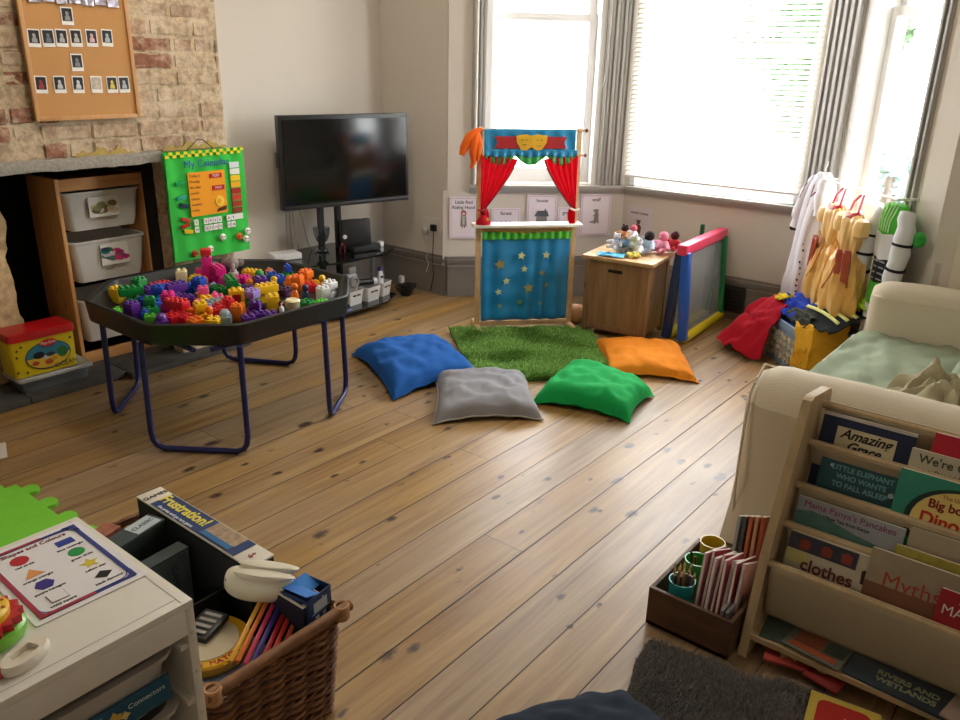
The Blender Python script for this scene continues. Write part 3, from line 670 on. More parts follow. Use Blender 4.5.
def brick(kind):
    m_ = MB()
    if kind == 'l':
        m_.box((0, 0, .017), (.100, .050, .034), None, .004)
        for i in range(4):
            for j in range(2): stud(m_, -.0375+.025*i, -.0125+.025*j, .034)
    elif kind == 's':
        m_.box((0, 0, .015), (.046, .030, .030), None, .004)
        for i in range(2): stud(m_, -.012+.024*i, 0, .030)
    elif kind in 'tT':
        h = .115 if kind == 'T' else .066
        m_.box((0, 0, h/2), (.050, .050, h), None, .005)
        for i in range(2):
            for j in range(2): stud(m_, -.0125+.025*i, -.0125+.025*j, h)
        if kind == 'T': m_.box((.03, 0, .03), (.05, .05, .06), None, .005)
    elif kind == 'w':
        for a in ((-.026, .0, .014, .05), (.026, 0, .014, .05)): m_.box((a[0], 0, .04), (a[2], a[3], .08), None, .003)
        m_.box((0, 0, .008), (.045, .05, .016), None, .003); m_.box((0, 0, .072), (.045, .05, .018), None, .003)
        for i in range(2):
            for j in range(2): stud(m_, -.0125+.025*i, -.0125+.025*j, .080)
    elif kind == 'f':
        m_.lathe([(.018, 0), (.019, .012), (.013, .034), (.009, .040), (.015, .048), (.016, .060), (.010, .070), (0, .072)], seg=14)
    elif kind == 'p':
        m_.lathe([(.015, 0), (.019, .016), (.013, .042), (.012, .050), (.013, .058), (.007, .068), (0, .070)], seg=14)
    elif kind == 'r':
        m_.box((0, 0, .016), (.05, .05, .032), None, .004); m_.lathe([(.022, .030), (.022, .045), (.013, .058), (0, .062)], seg=14)
    elif kind == 'o':
        m_.lathe([(.02, 0), (.032, .02), (.030, .040), (.034, .045), (.026, .052), (0, .046)], seg=18)
    else:
        m_.box((0, 0, .017), (.054, .052, .034), None, .005)
        for i in range(2):
            for j in range(2): stud(m_, -.0125+.025*i, -.0125+.025*j, .034, .009)
    return m_
KN = dict(l='long two-by-four block', s='small two-stud block', t='tall block', T='tall stepped tower', w='hollow window block', f='round-headed toy figure', r='dome-topped block', o='round bowl-shaped toy', b='square four-stud block')
def zone(x, y):
    # describe in terms of what lies around the tray, as the photo shows it
    if x < -.22 and y > .05: return 'at the fireplace side of the tray'
    if x < -.15: return 'heaped near the front rim of the tray'
    if y < -.2: return 'by the tray rim nearest the blue cushion' if x > .05 else 'along the front right rim of the tray'
    if x > .22 and y > .05: return 'at the television end of the tray'
    if x > .15: return 'at the right of the tray'
    if y > .22: return 'at the back of the tray below the calendar'
    return 'in the middle of the tray'
def relax(items, rad):
    P = [[a[0], a[1]] for a in items]
    for it in range(200):
        for i in range(len(P)):
            for j in range(i):
                dx, dy = P[i][0]-P[j][0], P[i][1]-P[j][1]; d = math.hypot(dx, dy)+1e-6; m = rad[i]+rad[j]
                if d < m: k = (m-d)/2*.5; P[i][0] += dx/d*k; P[i][1] += dy/d*k; P[j][0] -= dx/d*k; P[j][1] -= dy/d*k
        for p in P:
            for nx, ny, lim in ((1, 0, .43), (-1, 0, .43), (0, 1, .415), (0, -1, .415), (.7071, .7071, .47), (-.7071, .7071, .47), (.7071, -.7071, .47), (-.7071, -.7071, .47)):
                e = p[0]*nx+p[1]*ny-lim
                if e > 0: p[0] -= nx*e; p[1] -= ny*e
    return P
RD = dict(l=.040, s=.021, t=.032, T=.045, w=.036, f=.02, p=.02, r=.03, o=.034, b=.033, e=.036)
PP = relax(BLK, [RD[b[3]]*.97 for b in BLK])
cache = {}; seen = set()
for i, ((x0, y0, c, k), (x, y)) in enumerate(zip(BLK, PP)):
    rz_ = R.uniform(0, PI) if k != 'w' else -.6
    Lc = (1.99+x, 3.03+y, .4702)
    if k == 'e':
        t = thing('toy_elephant', 'grey toy elephant head on a white base at the back rim of the tray', 'toy', loc=Lc, rz=-2.2)
        MB().lathe([(.026, 0), (.026, .018), (.018, .022), (.016, .035), (0, .035)], seg=14).build('base', plastic('#e9e9ea'), t)
        m_ = MB(); m_.ball((0, 0, .065), .032, sz=.95); m_.ball((0, .036, .068), .020, sx=.4); m_.ball((0, -.036, .068), .020, sx=.4); m_.tube([(.026, 0, .065), (.042, 0, .055), (.046, 0, .04), (.052, 0, .034)], [.012, .010, .008, .006])
        m_.build('elephant_head', mat('toy_grey', '#8e8882', .6), t); continue
    if k == 'p':
        t = thing('toy_penguin', 'small black and white toy penguin standing at the front right rim of the tray', 'toy', loc=Lc, rz=-2.2)
        brick('p').build('body', plastic('#18181a'), t); MB().ball((.009, 0, .028), .014, sz=1.7, sy=.8).build('belly', plastic('#e9e9ea'), t); MB().lathe([(.005, 0), (0, .012)], (0, 0, 0), 8).build('beak', plastic('#f07a1c'), t, M4.Translation((.012, 0, .058)) @ M4.Rotation(PI/2, 4, 'Y')); continue
    if (c, k) not in cache:
        o = brick(k).build('building_block', plastic(HX[c])); cache[(c, k)] = o.data
    else:
        o = bpy.data.objects.new('building_block', cache[(c, k)]); COL.objects.link(o)
    if k in 'fo': o.name = 'toy_figure' if k == 'f' else 'toy_bowl'
    o.location = Lc; o.rotation_euler = (0, 0, rz_)
    zz = zone(x0, y0); L_ = '%s plastic %s %s' % (c, KN[k], zz)
    tag(o, L_, 'toy' if k in 'fo' else 'building block', 'building blocks in the black tray')
    if k == 'w':
        MB().box((0, 0, .04), (.03, .02, .04), None, .003).build('red_insert', plastic('#c01f28'), o)
    if k == 'T':
        MB().box((0, 0, .0), (.05, .05, .03), None, .005, ).build('red_top_block', plastic('#dc2330'), o, M4.Translation((0, 0, .14)))
# upper layer blocks resting in the heap
top = [(-.27, -.06, 'red', 'l'), (-.235, .06, 'magenta', 'b'), (-.15, .17, 'purple', 'l'), (.19, .29, 'magenta', 'l'), (.09, .11, 'green', 'l'), (.38, -.05, 'orange', 'b'), (.13, -.12, 'yellow', 'l'), (-.22, .21, 'blue', 'b'), (-.10, -.15, 'red', 's'), (.01, .19, 'blue', 'b'), (-.06, -.31, 'purple', 's'), (.35, -.28, 'white', 'b'), (-.28, .27, 'green', 'l'), (-.36, .05, 'green', 's'), (.25, .03, 'purple', 'b'), (-.02, .05, 'pink', 's'), (.42, .13, 'blue', 's'), (-.22, -.17, 'yellow', 'b'), (.05, -.06, 'lilac', 'b')]
for (x, y, c, k) in top:
    # sit on the nearest flat block
    j = min((q for q in range(len(BLK)) if BLK[q][3] in 'lb'), key=lambda q: (PP[q][0]-x)**2+(PP[q][1]-y)**2)
    if (c, k) not in cache: o = brick(k).build('building_block', plastic(HX[c])); cache[(c, k)] = o.data
    else: o = bpy.data.objects.new('building_block', cache[(c, k)]); COL.objects.link(o)
    o.location = (1.99+PP[j][0], 3.03+PP[j][1], .4702+.0435); o.rotation_euler = (0, 0, R.uniform(0, PI))
    tag(o, '%s %s stacked on another block %s' % (c, KN[k], zone(x, y)), 'building block', 'building blocks in the black tray')
    BLK[j] = (*BLK[j][:3], 'x')

# blocks that would share a label are told apart by their nearest differently coloured neighbour
blocks = [o for o in COL.objects if o.get('group') == 'building blocks in the black tray']
bylab = {}
for o in blocks: bylab.setdefault(o['label'], []).append(o)
for L_, os_ in bylab.items():
    if len(os_) < 2: continue
    own = L_.split()[0]; used_ = set()
    for o in os_:
        for q in sorted(blocks, key=lambda q: (q.location-o.location).length):
            c_ = q['label'].split()[0]
            if q is not o and c_ != own and c_ not in used_:
                used_.add(c_); o['label'] = L_.replace(' plastic', '')+', beside %s one' % ('an '+c_ if c_[0] in 'aeiou' else 'a '+c_); break

# ---- television, stand and things on it --------------------------------------
TVA = -.247
tv = thing('television', 'wide black flat-screen television switched off on the corner stand', 'television', loc=(3.35, 3.70, .93), rz=TVA)
m_ = MB(); m_.box((0, .02, 0), (.86, .05, .535), None, .006); m_.box((0, .055, -.02), (.6, .05, .36), None, .015); m_.build('casing', BLACK, tv)
MB().box((0, -.0075, .006), (.815, .006, .475), None, .002).build('screen', mat('tv_screen_glass', '#08090b', .16, var=.02, spec=.4), tv)
m_ = MB(); m_.box((0, -.005, -.253), (.85, .014, .022), None, .003); m_.build('lower_bezel', mat('tv_bezel', '#26272a', .3), tv)
q = MB().lathe([(.0, 0), (.03, 0), (.03, .006), (0, .006)], seg=20, sy=.35).build('logo_plate', mat('silver_trim', '#8f9295', .3, metal=.7), tv, M4.Translation((-.385, -.01, -.272)))
MB().box((-.432, .03, .02), (.012, .03, .09), None, .003).build('side_connector', BLACK, tv)
st = thing('television_stand', 'black glass corner television stand with twin columns and two shelves', 'television stand', loc=(3.35, 3.72, 0))
poly = [(-.46, -.10), (-.20, -.185), (.14, -.195), (.31, -.10), (.31, .10), (.10, .28), (-.35, .28), (-.46, .18)]
GL = mat('black_glass', '#0b0c0d', .06, var=.02, spec=.8)
for z in (.045, .360): MB().prism(poly, z, z+.010).build('glass_shelf', GL, st)
m_ = MB(); m_.prism([(x*.55, y*.55+.03) for x, y in poly], 0, .045); m_.build('base', BLACK, st)
for x in (-.085, .055): MB().box((x-.01, .14, .50), (.035, .03, .90), None, .004).build('column', BLACK, st)
MB().box((-.01, .10, .90), (.3, .07, .22), None, .004).build('mounting_plate', BLACK, st)
for x in (-.33, .26): MB().cyl((x, .06, .055), (x, .06, .360), .014, 12).build('shelf_support', mat('silver_trim', '#8f9295', .3, metal=.7), st)
sp_ = thing('black_box_speaker', 'black boxy device leaning on the upper glass shelf under the television', 'speaker', loc=(3.44, 3.75, .371), rz=-.40)
m_ = MB(); m_.box((0, 0, .095), (.19, .06, .185), M4.Rotation(-.10, 3, 'X'), .006); m_.build('cabinet', BLACK, sp_)
MB().lathe([(0, 0), (.014, 0), (.012, .004), (0, .005)], seg=16).build('white_badge', plastic('#e2e2e2'), sp_, M4.Translation((-.085, -.045, .09)) @ M4.Rotation(PI/2, 4, 'X'))
bx = MB().box((0, 0, .02), (.032, .03, .032), None, .003).build('small_white_adapter', plastic('#e9e8e4')); bx.location = (3.60, 3.69, .367); tag(bx, 'small white cube adapter at the right end of the upper glass shelf', 'adapter')
rt_ = thing('set_top_box', 'low black set-top box on the front of the upper glass shelf', 'set-top box', loc=(3.44, 3.66, .371), rz=-.2)
MB().box((0, 0, .018), (.2, .05, .034), None, .005).build('case', BLACK, rt_)
tw = thing('toy_necklace', 'dark red beaded toy necklace in front of the black speaker', 'necklace', loc=(3.30, 3.72, .375))
m_ = MB(); m_.tube([(.02*math.cos(a)*(1+.3*math.sin(3*a)), .0+.01*math.sin(2*a), .02+.035*math.sin(a)) for a in [k*2*PI/24 for k in range(24)]], .004, 6, closed=True); m_.build('cord_loop', cloth('#6d2a2c'), tw)
gd = thing('glass_ornament', 'clear glass bell-shaped ornament at the left of the upper glass shelf', 'ornament', loc=(3.24, 3.84, .371))
MB().lathe([(.035, 0), (.04, .006), (.012, .016), (.007, .035), (.012, .05), (.035, .07), (.05, .11), (.052, .15), (.05, .15), (.03, .075), (0, .055)], seg=24).build('glass_body', glassy('clear_glass', '#dfe5e8', .15, .02), gd)
m_ = MB()
for k in range(7): m_.box((.04*math.cos(k*.9), .04*math.sin(k*.9), .012), (.014, .014, .010), M4.Rotation(k, 3, 'Z'), .003)
m_.build('crystal_base', mat('silver_trim', '#8f9295', .3, metal=.7), gd)
wb_ = thing('white_media_box', 'flat white box lying on the left end of the upper glass shelf', 'box', loc=(2.965, 3.86, .371), rz=-.3)
MB().box((0, 0, .018), (.17, .12, .035), None, .006).build('case', plastic('#d6d6d6'), wb_)
WB = plastic('#dcdbd7')
def wbasket(name, label, loc, w, d, h, rz):
    t = thing(name, label, 'basket', loc=loc, rz=rz, group='white baskets on the lower television shelf')
    m_ = MB(); m_.rings([[(x, y, z) for x, y in rrect(w*k, d*k, .01)] for z, k in ((0, .86), (h, 1), (h, 1.05), (h+.006, 1.05), (h+.006, .96), (.006, .80))]); m_.build('basket_body', WB, t)
    for s in (-1, 1): MB().prism(rrect(.03, .010, .004, 3), 0, .001).build('handle_slot', BLACK, t, M4.Translation((s*.018, -d/2*.975, h*.72)) @ M4.Rotation(PI/2-.07, 4, 'X'))
    return t
wbasket('white_basket', 'left white plastic basket on the lower glass shelf holding a grey gadget', (3.30, 3.665, .056), .125, .12, .085, .05)
wbasket('white_basket', 'middle white plastic basket on the lower glass shelf holding a torch', (3.44, 3.655, .056), .13, .12, .085, .10)
wbasket('white_basket', 'right white plastic basket on the lower glass shelf holding an air freshener', (3.575, 3.675, .056), .105, .11, .085, .25)
gg = thing('grey_toy_gadget', 'bulky pale grey gadget with round dial standing in the left white basket', 'toy', loc=(3.29, 3.665, .10), rz=0)
m_ = MB(); m_.box((0, 0, .09), (.11, .07, .12), None, .025, seg=4); m_.box((.02, 0, .17), (.06, .05, .05), None, .015); m_.build('gadget_body', mat('pale_grey_plastic', '#b3b2b0', .4), gg)
MB().lathe([(.036, 0), (.04, .008), (.026, .014), (.02, .006), (0, .006)], seg=20).build('dial', mat('mid_grey_plastic', '#8b8a88', .4), gg, M4.Translation((.01, -.036, .10)) @ M4.Rotation(PI/2, 4, 'X'))
MB().tube([(-.05, -.01, .03), (-.085, -.01, .06), (-.09, -.01, .11), (-.05, -.01, .15)], .010, 8).build('handle', mat('pale_grey_plastic', '#b3b2b0', .4), gg)
tc_ = thing('torch', 'black torch with white end cap lying across the middle white basket', 'torch', loc=(3.445, 3.65, .145), rz=-.2)
MB().cyl((-.08, 0, .03), (.03, 0, .025), .022, 16).build('barrel', BLACK, tc_); MB().cyl((.03, 0, .025), (.055, 0, .024), .024, 16).build('end_cap', plastic('#dedede'), tc_)
af = thing('air_freshener', 'white air freshener bottle with purple top standing in the right white basket', 'bottle', loc=(3.575, 3.675, .066))
MB().lathe([(.022, 0), (.025, .01), (.024, .12), (.018, .145), (.012, .15), (0, .15)], seg=18, sy=.7).build('bottle_body', plastic('#e7e6ea'), af)
MB().lathe([(.012, .148), (.013, .165), (.008, .175), (0, .175)], seg=14).build('purple_top', plastic('#4a3a9a'), af)
MB().box((0, -.0175, .11), (.018, .004, .014), None, .002).build('dark_vent', BLACK, af)
# wall socket with plugs and cables
sk = thing('wall_socket', 'double white wall socket on the dark wall right of the television', 'socket', T=fr((3.998, 3.605, .475), (-1, 0, 0)))
MB().prism(rrect(.146, .086, .006), 0, .009).build('socket_plate', plastic('#d9d3c8'), sk)
for s in (-1, 1): MB().box((s*.036+.02*s*0, .03, .010), (.012, .010, .004), None, .001).build('switch', plastic('#d9d3c8'), sk)
pl_ = thing('black_plug', 'black three-pin plug with cable in the right-hand socket', 'plug', T=fr((3.988, 3.568, .455), (-1, 0, 0)))
MB().box((0, 0, .012), (.045, .045, .026), None, .008).build('plug_body', BLACK, pl_)
MB().tube([(0, -.02, .012), (.002, -.1, .015), (-.008, -.22, .012), (.0, -.33, .01), (-.01, -.43, .03)], .003, 6).build('cable', BLACK, pl_)
wp = thing('white_plug', 'white round plug-in hanging below the left-hand socket', 'plug', T=fr((3.988, 3.645, .425), (-1, 0, 0)))
MB().lathe([(0, 0), (.024, 0), (.022, .022), (.012, .028), (0, .028)], seg=18).build('plug_body', plastic('#c9c4ba'), wp)
MB().lathe([(0, 0), (.016, 0), (.014, .02), (0, .022)], seg=18).build('lower_plug', plastic('#c9c4ba'), wp, M4.Translation((0, -.045, .0)))
MB().tube([(0, -.06, .01), (.03, -.12, .012), (.02, -.18, .02), (.05, -.22, .03), (.11, -.25, .12)], .002, 6).build('cable', plastic('#c9c4ba'), wp)
pa = thing('power_adapter', 'small white power adapter on tangled black cables in the corner by the skirting', 'adapter', loc=(3.80, 3.70, .0))
MB().box((0, 0, .11), (.035, .03, .05), None, .008).build('adapter_body', plastic('#bdbbb6'), pa)
r = random.Random(8); m_ = MB()
for k in range(6):
    a0 = r.random()*6; m_.tube([(.02+(.05+.02*k*.4)*math.cos(a0+t*.7), -.02+(.03+.01*k*.4)*math.sin(a0+t*.7), .012+.018*r.random()+.008*k) for t in range(8)], .0045, 6)
m_.box((.02, -.03, .045), (.11, .07, .085), M4.Rotation(.5, 3, 'Z'), .02); m_.build('cable_tangle', BLACK, pa)
cbv = thing('television_cables', 'grey cables hanging from the left of the television down behind the stand', 'cable', loc=(3.05, 3.85, 0))
m_ = MB(); 
for k, (dx, dz) in enumerate(((0, 0), (.03, .01), (.06, 0), (.13, .0))):
    m_.tube([(-.04+dx*.6, .02, .70), (-.03+dx, .05, .55), (-.01+dx*1.2, .07, .42), (-.02+dx*1.9, .08, .30), (0+dx, .12, .10)], .003, 6)
m_.build('cable_bundle', mat('grey_cable', '#77756f', .5), cbv)

# ---- story posters on the bay wall -------------------------------------------
def figure(kind, p):
    G = [paper(h) for h in ('#8b8782', '#5b5b60', '#6e3b2c', '#b08a80')]
    if kind == 'girl':
        flat('coat', [(-.022, -.055), (.022, -.055), (.018, .0), (.012, .022), (-.012, .022), (-.018, .0)], G[0], p, .002); flat('hood', circ(.018, 14, 0, .03, .02), paper('#9a3a3a'), p, .0026); flat('face', circ(.011, 12, 0, .027), paper('#e6c3a8'), p, .0032)
        flat('apron', rect(-.007, .007, -.045, .012), paper('#c9c2b8'), p, .003)
        for x in (-.008, .008): flat('boot', rect(x-.004, x+.004, -.066, -.054), G[1], p, .002)
    elif kind == 'trees':
        for x in (-.03, 0, .03): flat('tree', [(x-.016, -.05), (x+.016, -.05), (x, .02)], G[1], p, .002)
    elif kind == 'house':
        flat('house_walls', rect(-.036, .036, -.06, -.015), G[0], p, .002); flat('roof', [(-.05, -.02), (.05, -.02), (.036, .018), (-.030, .018)], G[1], p, .0026); flat('chimney', rect(.018, .028, .012, .03), G[1], p, .002)
    elif kind == 'granny':
        flat('dress', [(-.024, -.06), (.024, -.06), (.012, .0), (-.012, .0)], G[3], p, .002); flat('head', circ(.012, 12, 0, .012), paper('#e6c3a8'), p, .0026)
    elif kind == 'wolf':
        flat('wolf_body', [(-.012, -.058), (.004, -.058), (.008, -.045), (.018, -.058), (.026, -.055), (.02, -.02), (.022, .0), (.016, .02), (.02, .035), (.004, .04), (-.014, .035), (-.022, .03), (-.008, .022), (-.004, .01), (-.014, -.004), (-.018, -.01), (-.006, -.01), (-.01, -.03)], G[0], p, .002)
        flat('wolf_tail', [(.0, -.045), (-.02, -.055), (-.038, -.05), (-.042, -.042), (-.02, -.042), (-.004, -.03)], G[0], p, .0026)
    else:
        flat('man_body', [(-.02, -.055), (.02, -.055), (.024, -.01), (.012, .006), (-.012, .006), (-.024, -.01)], G[2], p, .002); flat('head', circ(.013, 12, 0, .02), G[2], p, .0026); flat('hat', rect(-.018, .018, .028, .036), G[1], p, .003)
DD = V((-1, -1, 0)).normalized()
def poster(x, z, w, h, title, kind, label, tilt=0, off=.012):
    t = thing('story_poster', label, 'poster', T=fr((x+DD.x*off, 7.465-x+DD.y*off, z), DD, tilt=tilt), group='story character posters under the window sill')
    MB().prism(rect(-w/2, w/2, -h/2, h/2), 0, .0012).build('sheet', paper('#eadfe6'), t)
    m_ = MB(); b = .008; e = .0035
    for (a, b2, c, d) in ((-w/2+b, w/2-b, h/2-b-e, h/2-b), (-w/2+b, w/2-b, -h/2+b, -h/2+b+e), (-w/2+b, -w/2+b+e, -h/2+b, h/2-b), (w/2-b-e, w/2-b, -h/2+b, h/2-b)): m_.prism(rect(a, b2, c, d), .0012, .0018)
    m_.build('printed_border', paper('#c9a9bd'), t)
    ls = title.split('|')
    for i, s in enumerate(ls): text(s, .030 if len(ls) > 1 else .032, mat('ink_dark', '#2a2a30', .7), t, 0, h/2-.036-i*.034, .0014, bold=.0004)
    e_ = bpy.data.objects.new('illustration', None)
    figure(kind, t)
poster(4.075, .535, .185, .275, 'Little Red|Riding Hood', 'girl', 'white poster of a small cloaked girl titled Little Red Riding Hood', .0)
poster(4.275, .50, .19, .20, 'forest', 'trees', 'short white story poster titled forest, seen through the left of the theatre opening')
poster(4.445, .565, .20, .24, 'house', 'house', 'white story poster with a grey cottage titled house, behind the middle of the theatre')
poster(4.575, .505, .15, .20, 'granny', 'granny', 'short white story poster titled granny, seen by the right theatre curtain')
poster(4.705, .555, .205, .275, 'wolf', 'wolf', 'white story poster showing a standing grey wolf, right of the theatre', .01)
t_ = poster(4.795, .505, .001, .001, '', 'x', 'x') if False else None
# last poster sits on the centre wall's left end
t = thing('story_poster', 'white story poster titled wood cutter, partly hidden by the toys on the pine chest', 'poster', T=fr((4.8375, 2.50, .50), (-1, 0, 0), tilt=-.03), group='story character posters under the window sill')
MB().prism(rect(-.088, .088, -.125, .125), 0, .0012).build('sheet', paper('#d9cdd2'), t); text('wood cutter', .026, mat('ink_dark', '#2a2a30', .7), t, 0, .082, .0014, bold=.0004); figure('man', t)

# ---- puppet theatre -----------------------------------------------------------
A = V((3.556, 2.863, 0)); B = V((3.998, 2.466, 0)); u = (B-A).normalized(); nn = V((-abs(u.y), -abs(u.x), 0)); nn = V((u.y, -u.x, 0)); 
if nn.dot(V((-1, -1, 0))) < 0: nn = -nn
C0 = (A+B)/2
T = fr((C0.x, C0.y, 0), nn)
th = thing('puppet_theatre', 'tall wooden puppet theatre with red curtains and blue star cloth standing before the bay window', 'puppet theatre', T=T)
hw = .297; PW = .03
for s in (-1, 1):
    p_ = MB().box((s*(hw-PW/2), .585, 0), (PW, 1.165, .022), None, .003).build('post', BIRCH, th)
    MB().box((s*(hw-PW/2), .016, 0), (.03, .03, .24), None, .004).build('foot', BIRCH, th)
MB().box((0, .628, .015), (.64, .016, .10), None, .003).build('stage_shelf', mat('white_shelf', '#ece6dc', .5), th)
MB().box((0, .600, .0), (.54, .035, .018), None, .003).build('cross_rail', BIRCH, th)
MB().box((0, .035, .0), (.54, .03, .018), None, .003).build('bottom_rail', BIRCH, th)
MB().cyl((-hw-.01, 1.155, .012), (hw+.015, 1.155, .012), .007, 10).build('top_rod', BIRCH, th)
MB().cyl((-hw-.01, 1.02, .016), (hw+.02, 1.02, .016), .006, 10).build('curtain_rod', BIRCH, th)
for y in (1.155, 1.02): MB().ball((hw+.022, y, .014), .011).build('rod_knob', mat('brown_knob', '#6a3a1e', .5), th)
# pelmet banner
SB = satin('#1f8cc0')
m_ = MB(); m_.grid(lambda a, b: (-.27+.52*a+.005, 1.035+.125*b, .028+.006*math.sin(a*38+2*b)*(1-b*.6)), 70, 8); ban = m_.build('pelmet_banner', SB, th, fix=False)
mod = ban.modifiers.new('t', 'SOLIDIFY'); mod.thickness = .003
def rib(f, nx, ny, name, m, parent, th_=.002):
    o = MB().grid(f, nx, ny).build(name, m, parent, fix=False); md = o.modifiers.new('t', 'SOLIDIFY'); md.thickness = th_; return o
flat('red_ribbon', [(-.21, 1.058), (.20, 1.058), (.185, 1.09), (.20, 1.122), (-.21, 1.122), (-.19, 1.09)], satin('#b3242c'), th, .036, .003)
for s in (-1, 1):
    flat('mask', [(s*-.004, 1.070), (s*-.004, 1.126), (s*.03, 1.134), (s*.088, 1.128), (s*.084, 1.09), (s*.06, 1.052), (s*.03, 1.046)], satin('#e8b52a'), th, .039+.002*(s > 0), .003)
    m_ = MB(); 
    for ex in (.028, .055): m_.prism([(s*(ex-.010), 1.10), (s*ex, 1.108), (s*(ex+.010), 1.10), (s*ex, 1.103)], .0425, .0445)
    m_.prism([(s*.022, 1.078), (s*.04, 1.068 if s > 0 else 1.082), (s*.058, 1.078), (s*.04, 1.072 if s > 0 else 1.076)], .0425, .0445)
    m_.build('mask_face_lines', satin('#8a5a14'), th)
# scalloped satin frills
def frill(a, b, y0, amp, z): 
    sc = abs(math.sin(a*PI*3)); return (-.265+.53*a, y0-(.030+amp*sc)*(1-b), z+.006*math.sin(a*70)*(1-b))
rib(lambda a, b: frill(a, b, 1.046, .050, .032), 90, 5, 'green_frill', satin('#35b64a'), th)
rib(lambda a, b: frill(a, b, 1.052, .012, .040), 90, 5, 'blue_frill', SB, th)
# red curtains, swept back
RC = translucent('red_curtain_cloth', '#e01a3c', .45, .6)
def curtain(s):
    def f(a, b):      # a across 0 outer ->1 inner ; b 0 top ->1 bottom
        wtop = .20; wbot = .02
        w = wtop*(1-b**1.25)+wbot*b
        x = s*(hw-.020-w*a); y = 1.02-.02*a*(1-b)-b*.30+.03*a*b*0
        return (x, y, .030+.010*math.sin(a*34)*(.35+.65*(1-b)))
    c = rib(f, 56, 20, 'red_curtain', RC, th, .0015)
    c2 = rib(lambda a, b: (s*(hw-.020-(.04+.012*math.sin(b*3))*a*(1-.2*b)), .72-b*.085, .032+.010*math.sin(a*20)), 20, 10, 'curtain_tail', RC, c, .0015)
    m_ = MB(); m_.tube([f(1, k/16) for k in range(17)], .004, 6); m_.build('curtain_hem', satin('#6d1522'), c)
    m_ = MB(); m_.tube([(s*(hw-.0), .72, .045), (s*(hw-.03), .715, .052), (s*(hw-.055), .725, .045)], .006, 6); m_.build('tie_back', satin('#e8e2da') if s > 0 else satin('#b3242c'), c)
curtain(-1); curtain(1)
# lower star cloth
SBL = satin('#1186c4')
rib(lambda a, b: (-.262+.524*a, .055+.50*b, .016+.009*math.sin(a*30+1.5*math.sin(a*9))*(1-.35*b)+.003*math.sin(b*25)), 90, 24, 'star_cloth', SBL, th)
rib(lambda a, b: (-.262+.524*a, .545+.045*b, .024+.006*math.sin(a*75)), 100, 5, 'green_gathered_trim', satin('#52c93a'), th)
rib(lambda a, b: (-.262+.524*a, .588+.012*math.cos(a*2*PI)*.6+.012*b, .028), 40, 2, 'gold_cord_trim', satin('#b98a3a'), th)
for (x, y, r_, c) in ((-.155, .40, .036, '#9a8a4a'), (-.03, .45, .026, '#d8d9a0'), (.118, .452, .026, '#d8d9a0'), (-.01, .37, .022, '#d8d9a0'), (.098, .345, .020, '#8f8650'), (-.115, .30, .024, '#d8d9a0'), (.02, .255, .034, '#a59a50'), (-.16, .235, .022, '#d8d9a0'), (.13, .27, .016, '#8f8650'), (-.03, .17, .022, '#6f8f50'), (-.15, .15, .018, '#8fa070'), (.095, .16, .014, '#8fa070')):
    flat('gold_star', star(r_, x, y, 5, .48, PI/2+.2*math.sin(x*30)), satin(c), th, .029, .0012)
# things on / hanging from the theatre
def onth(x, y, z): return T @ V((x, y, z))
P0 = T @ M4.Translation((-hw+.035, .637, .035))
pu_ = thing('red_glove_puppet', 'small red and yellow fabric puppet sitting on the left end of the theatre shelf', 'puppet', T=P0)
m_ = MB(); m_.rings([[(.040*k*math.cos(a)*(1+.12*math.sin(5*a)), y, .03*k*math.sin(a)) for a in [q*PI/8 for q in range(16)]] for y, k in ((0, 1), (.015, 1.05), (.04, .6), (.055, .4))]); m_.build('puppet_body', cloth('#c21a28'), pu_)
MB().ball((0, .072, 0), .018).build('head', cloth('#b3202a'), pu_); MB().box((.02, .028, .018), (.02, .012, .006), M4.Rotation(.5, 3, 'Z'), .002).build('yellow_collar', cloth('#e2b92c'), pu_)
P0 = T @ M4.Translation((-hw-.035, 1.16, .030))
og = thing('orange_puppet', 'orange long-limbed fabric puppet hanging from the top left corner of the theatre', 'puppet', T=P0)
m_ = MB(); m_.tube([(.05, 0, 0), (.015, -.015, .008), (-.015, -.04, .01), (-.045, -.10, .01), (-.06, -.14, .01)], [.008, .018, .026, .026, .014], 10)
m_.tube([(.025, -.01, .006), (.01, -.06, .018), (.002, -.12, .016), (.008, -.18, .014), (-.005, -.21, .012)], [.012, .024, .022, .014, .008], 10)
m_.tube([(.03, -.02, .0), (.035, -.08, .016), (.03, -.14, .012), (.03, -.17, .01)], [.012, .02, .017, .008], 10)
m_.build('puppet_body', cloth('#f26a1e'), og)
P0 = T @ M4.Translation((hw-.045, .637, .055))

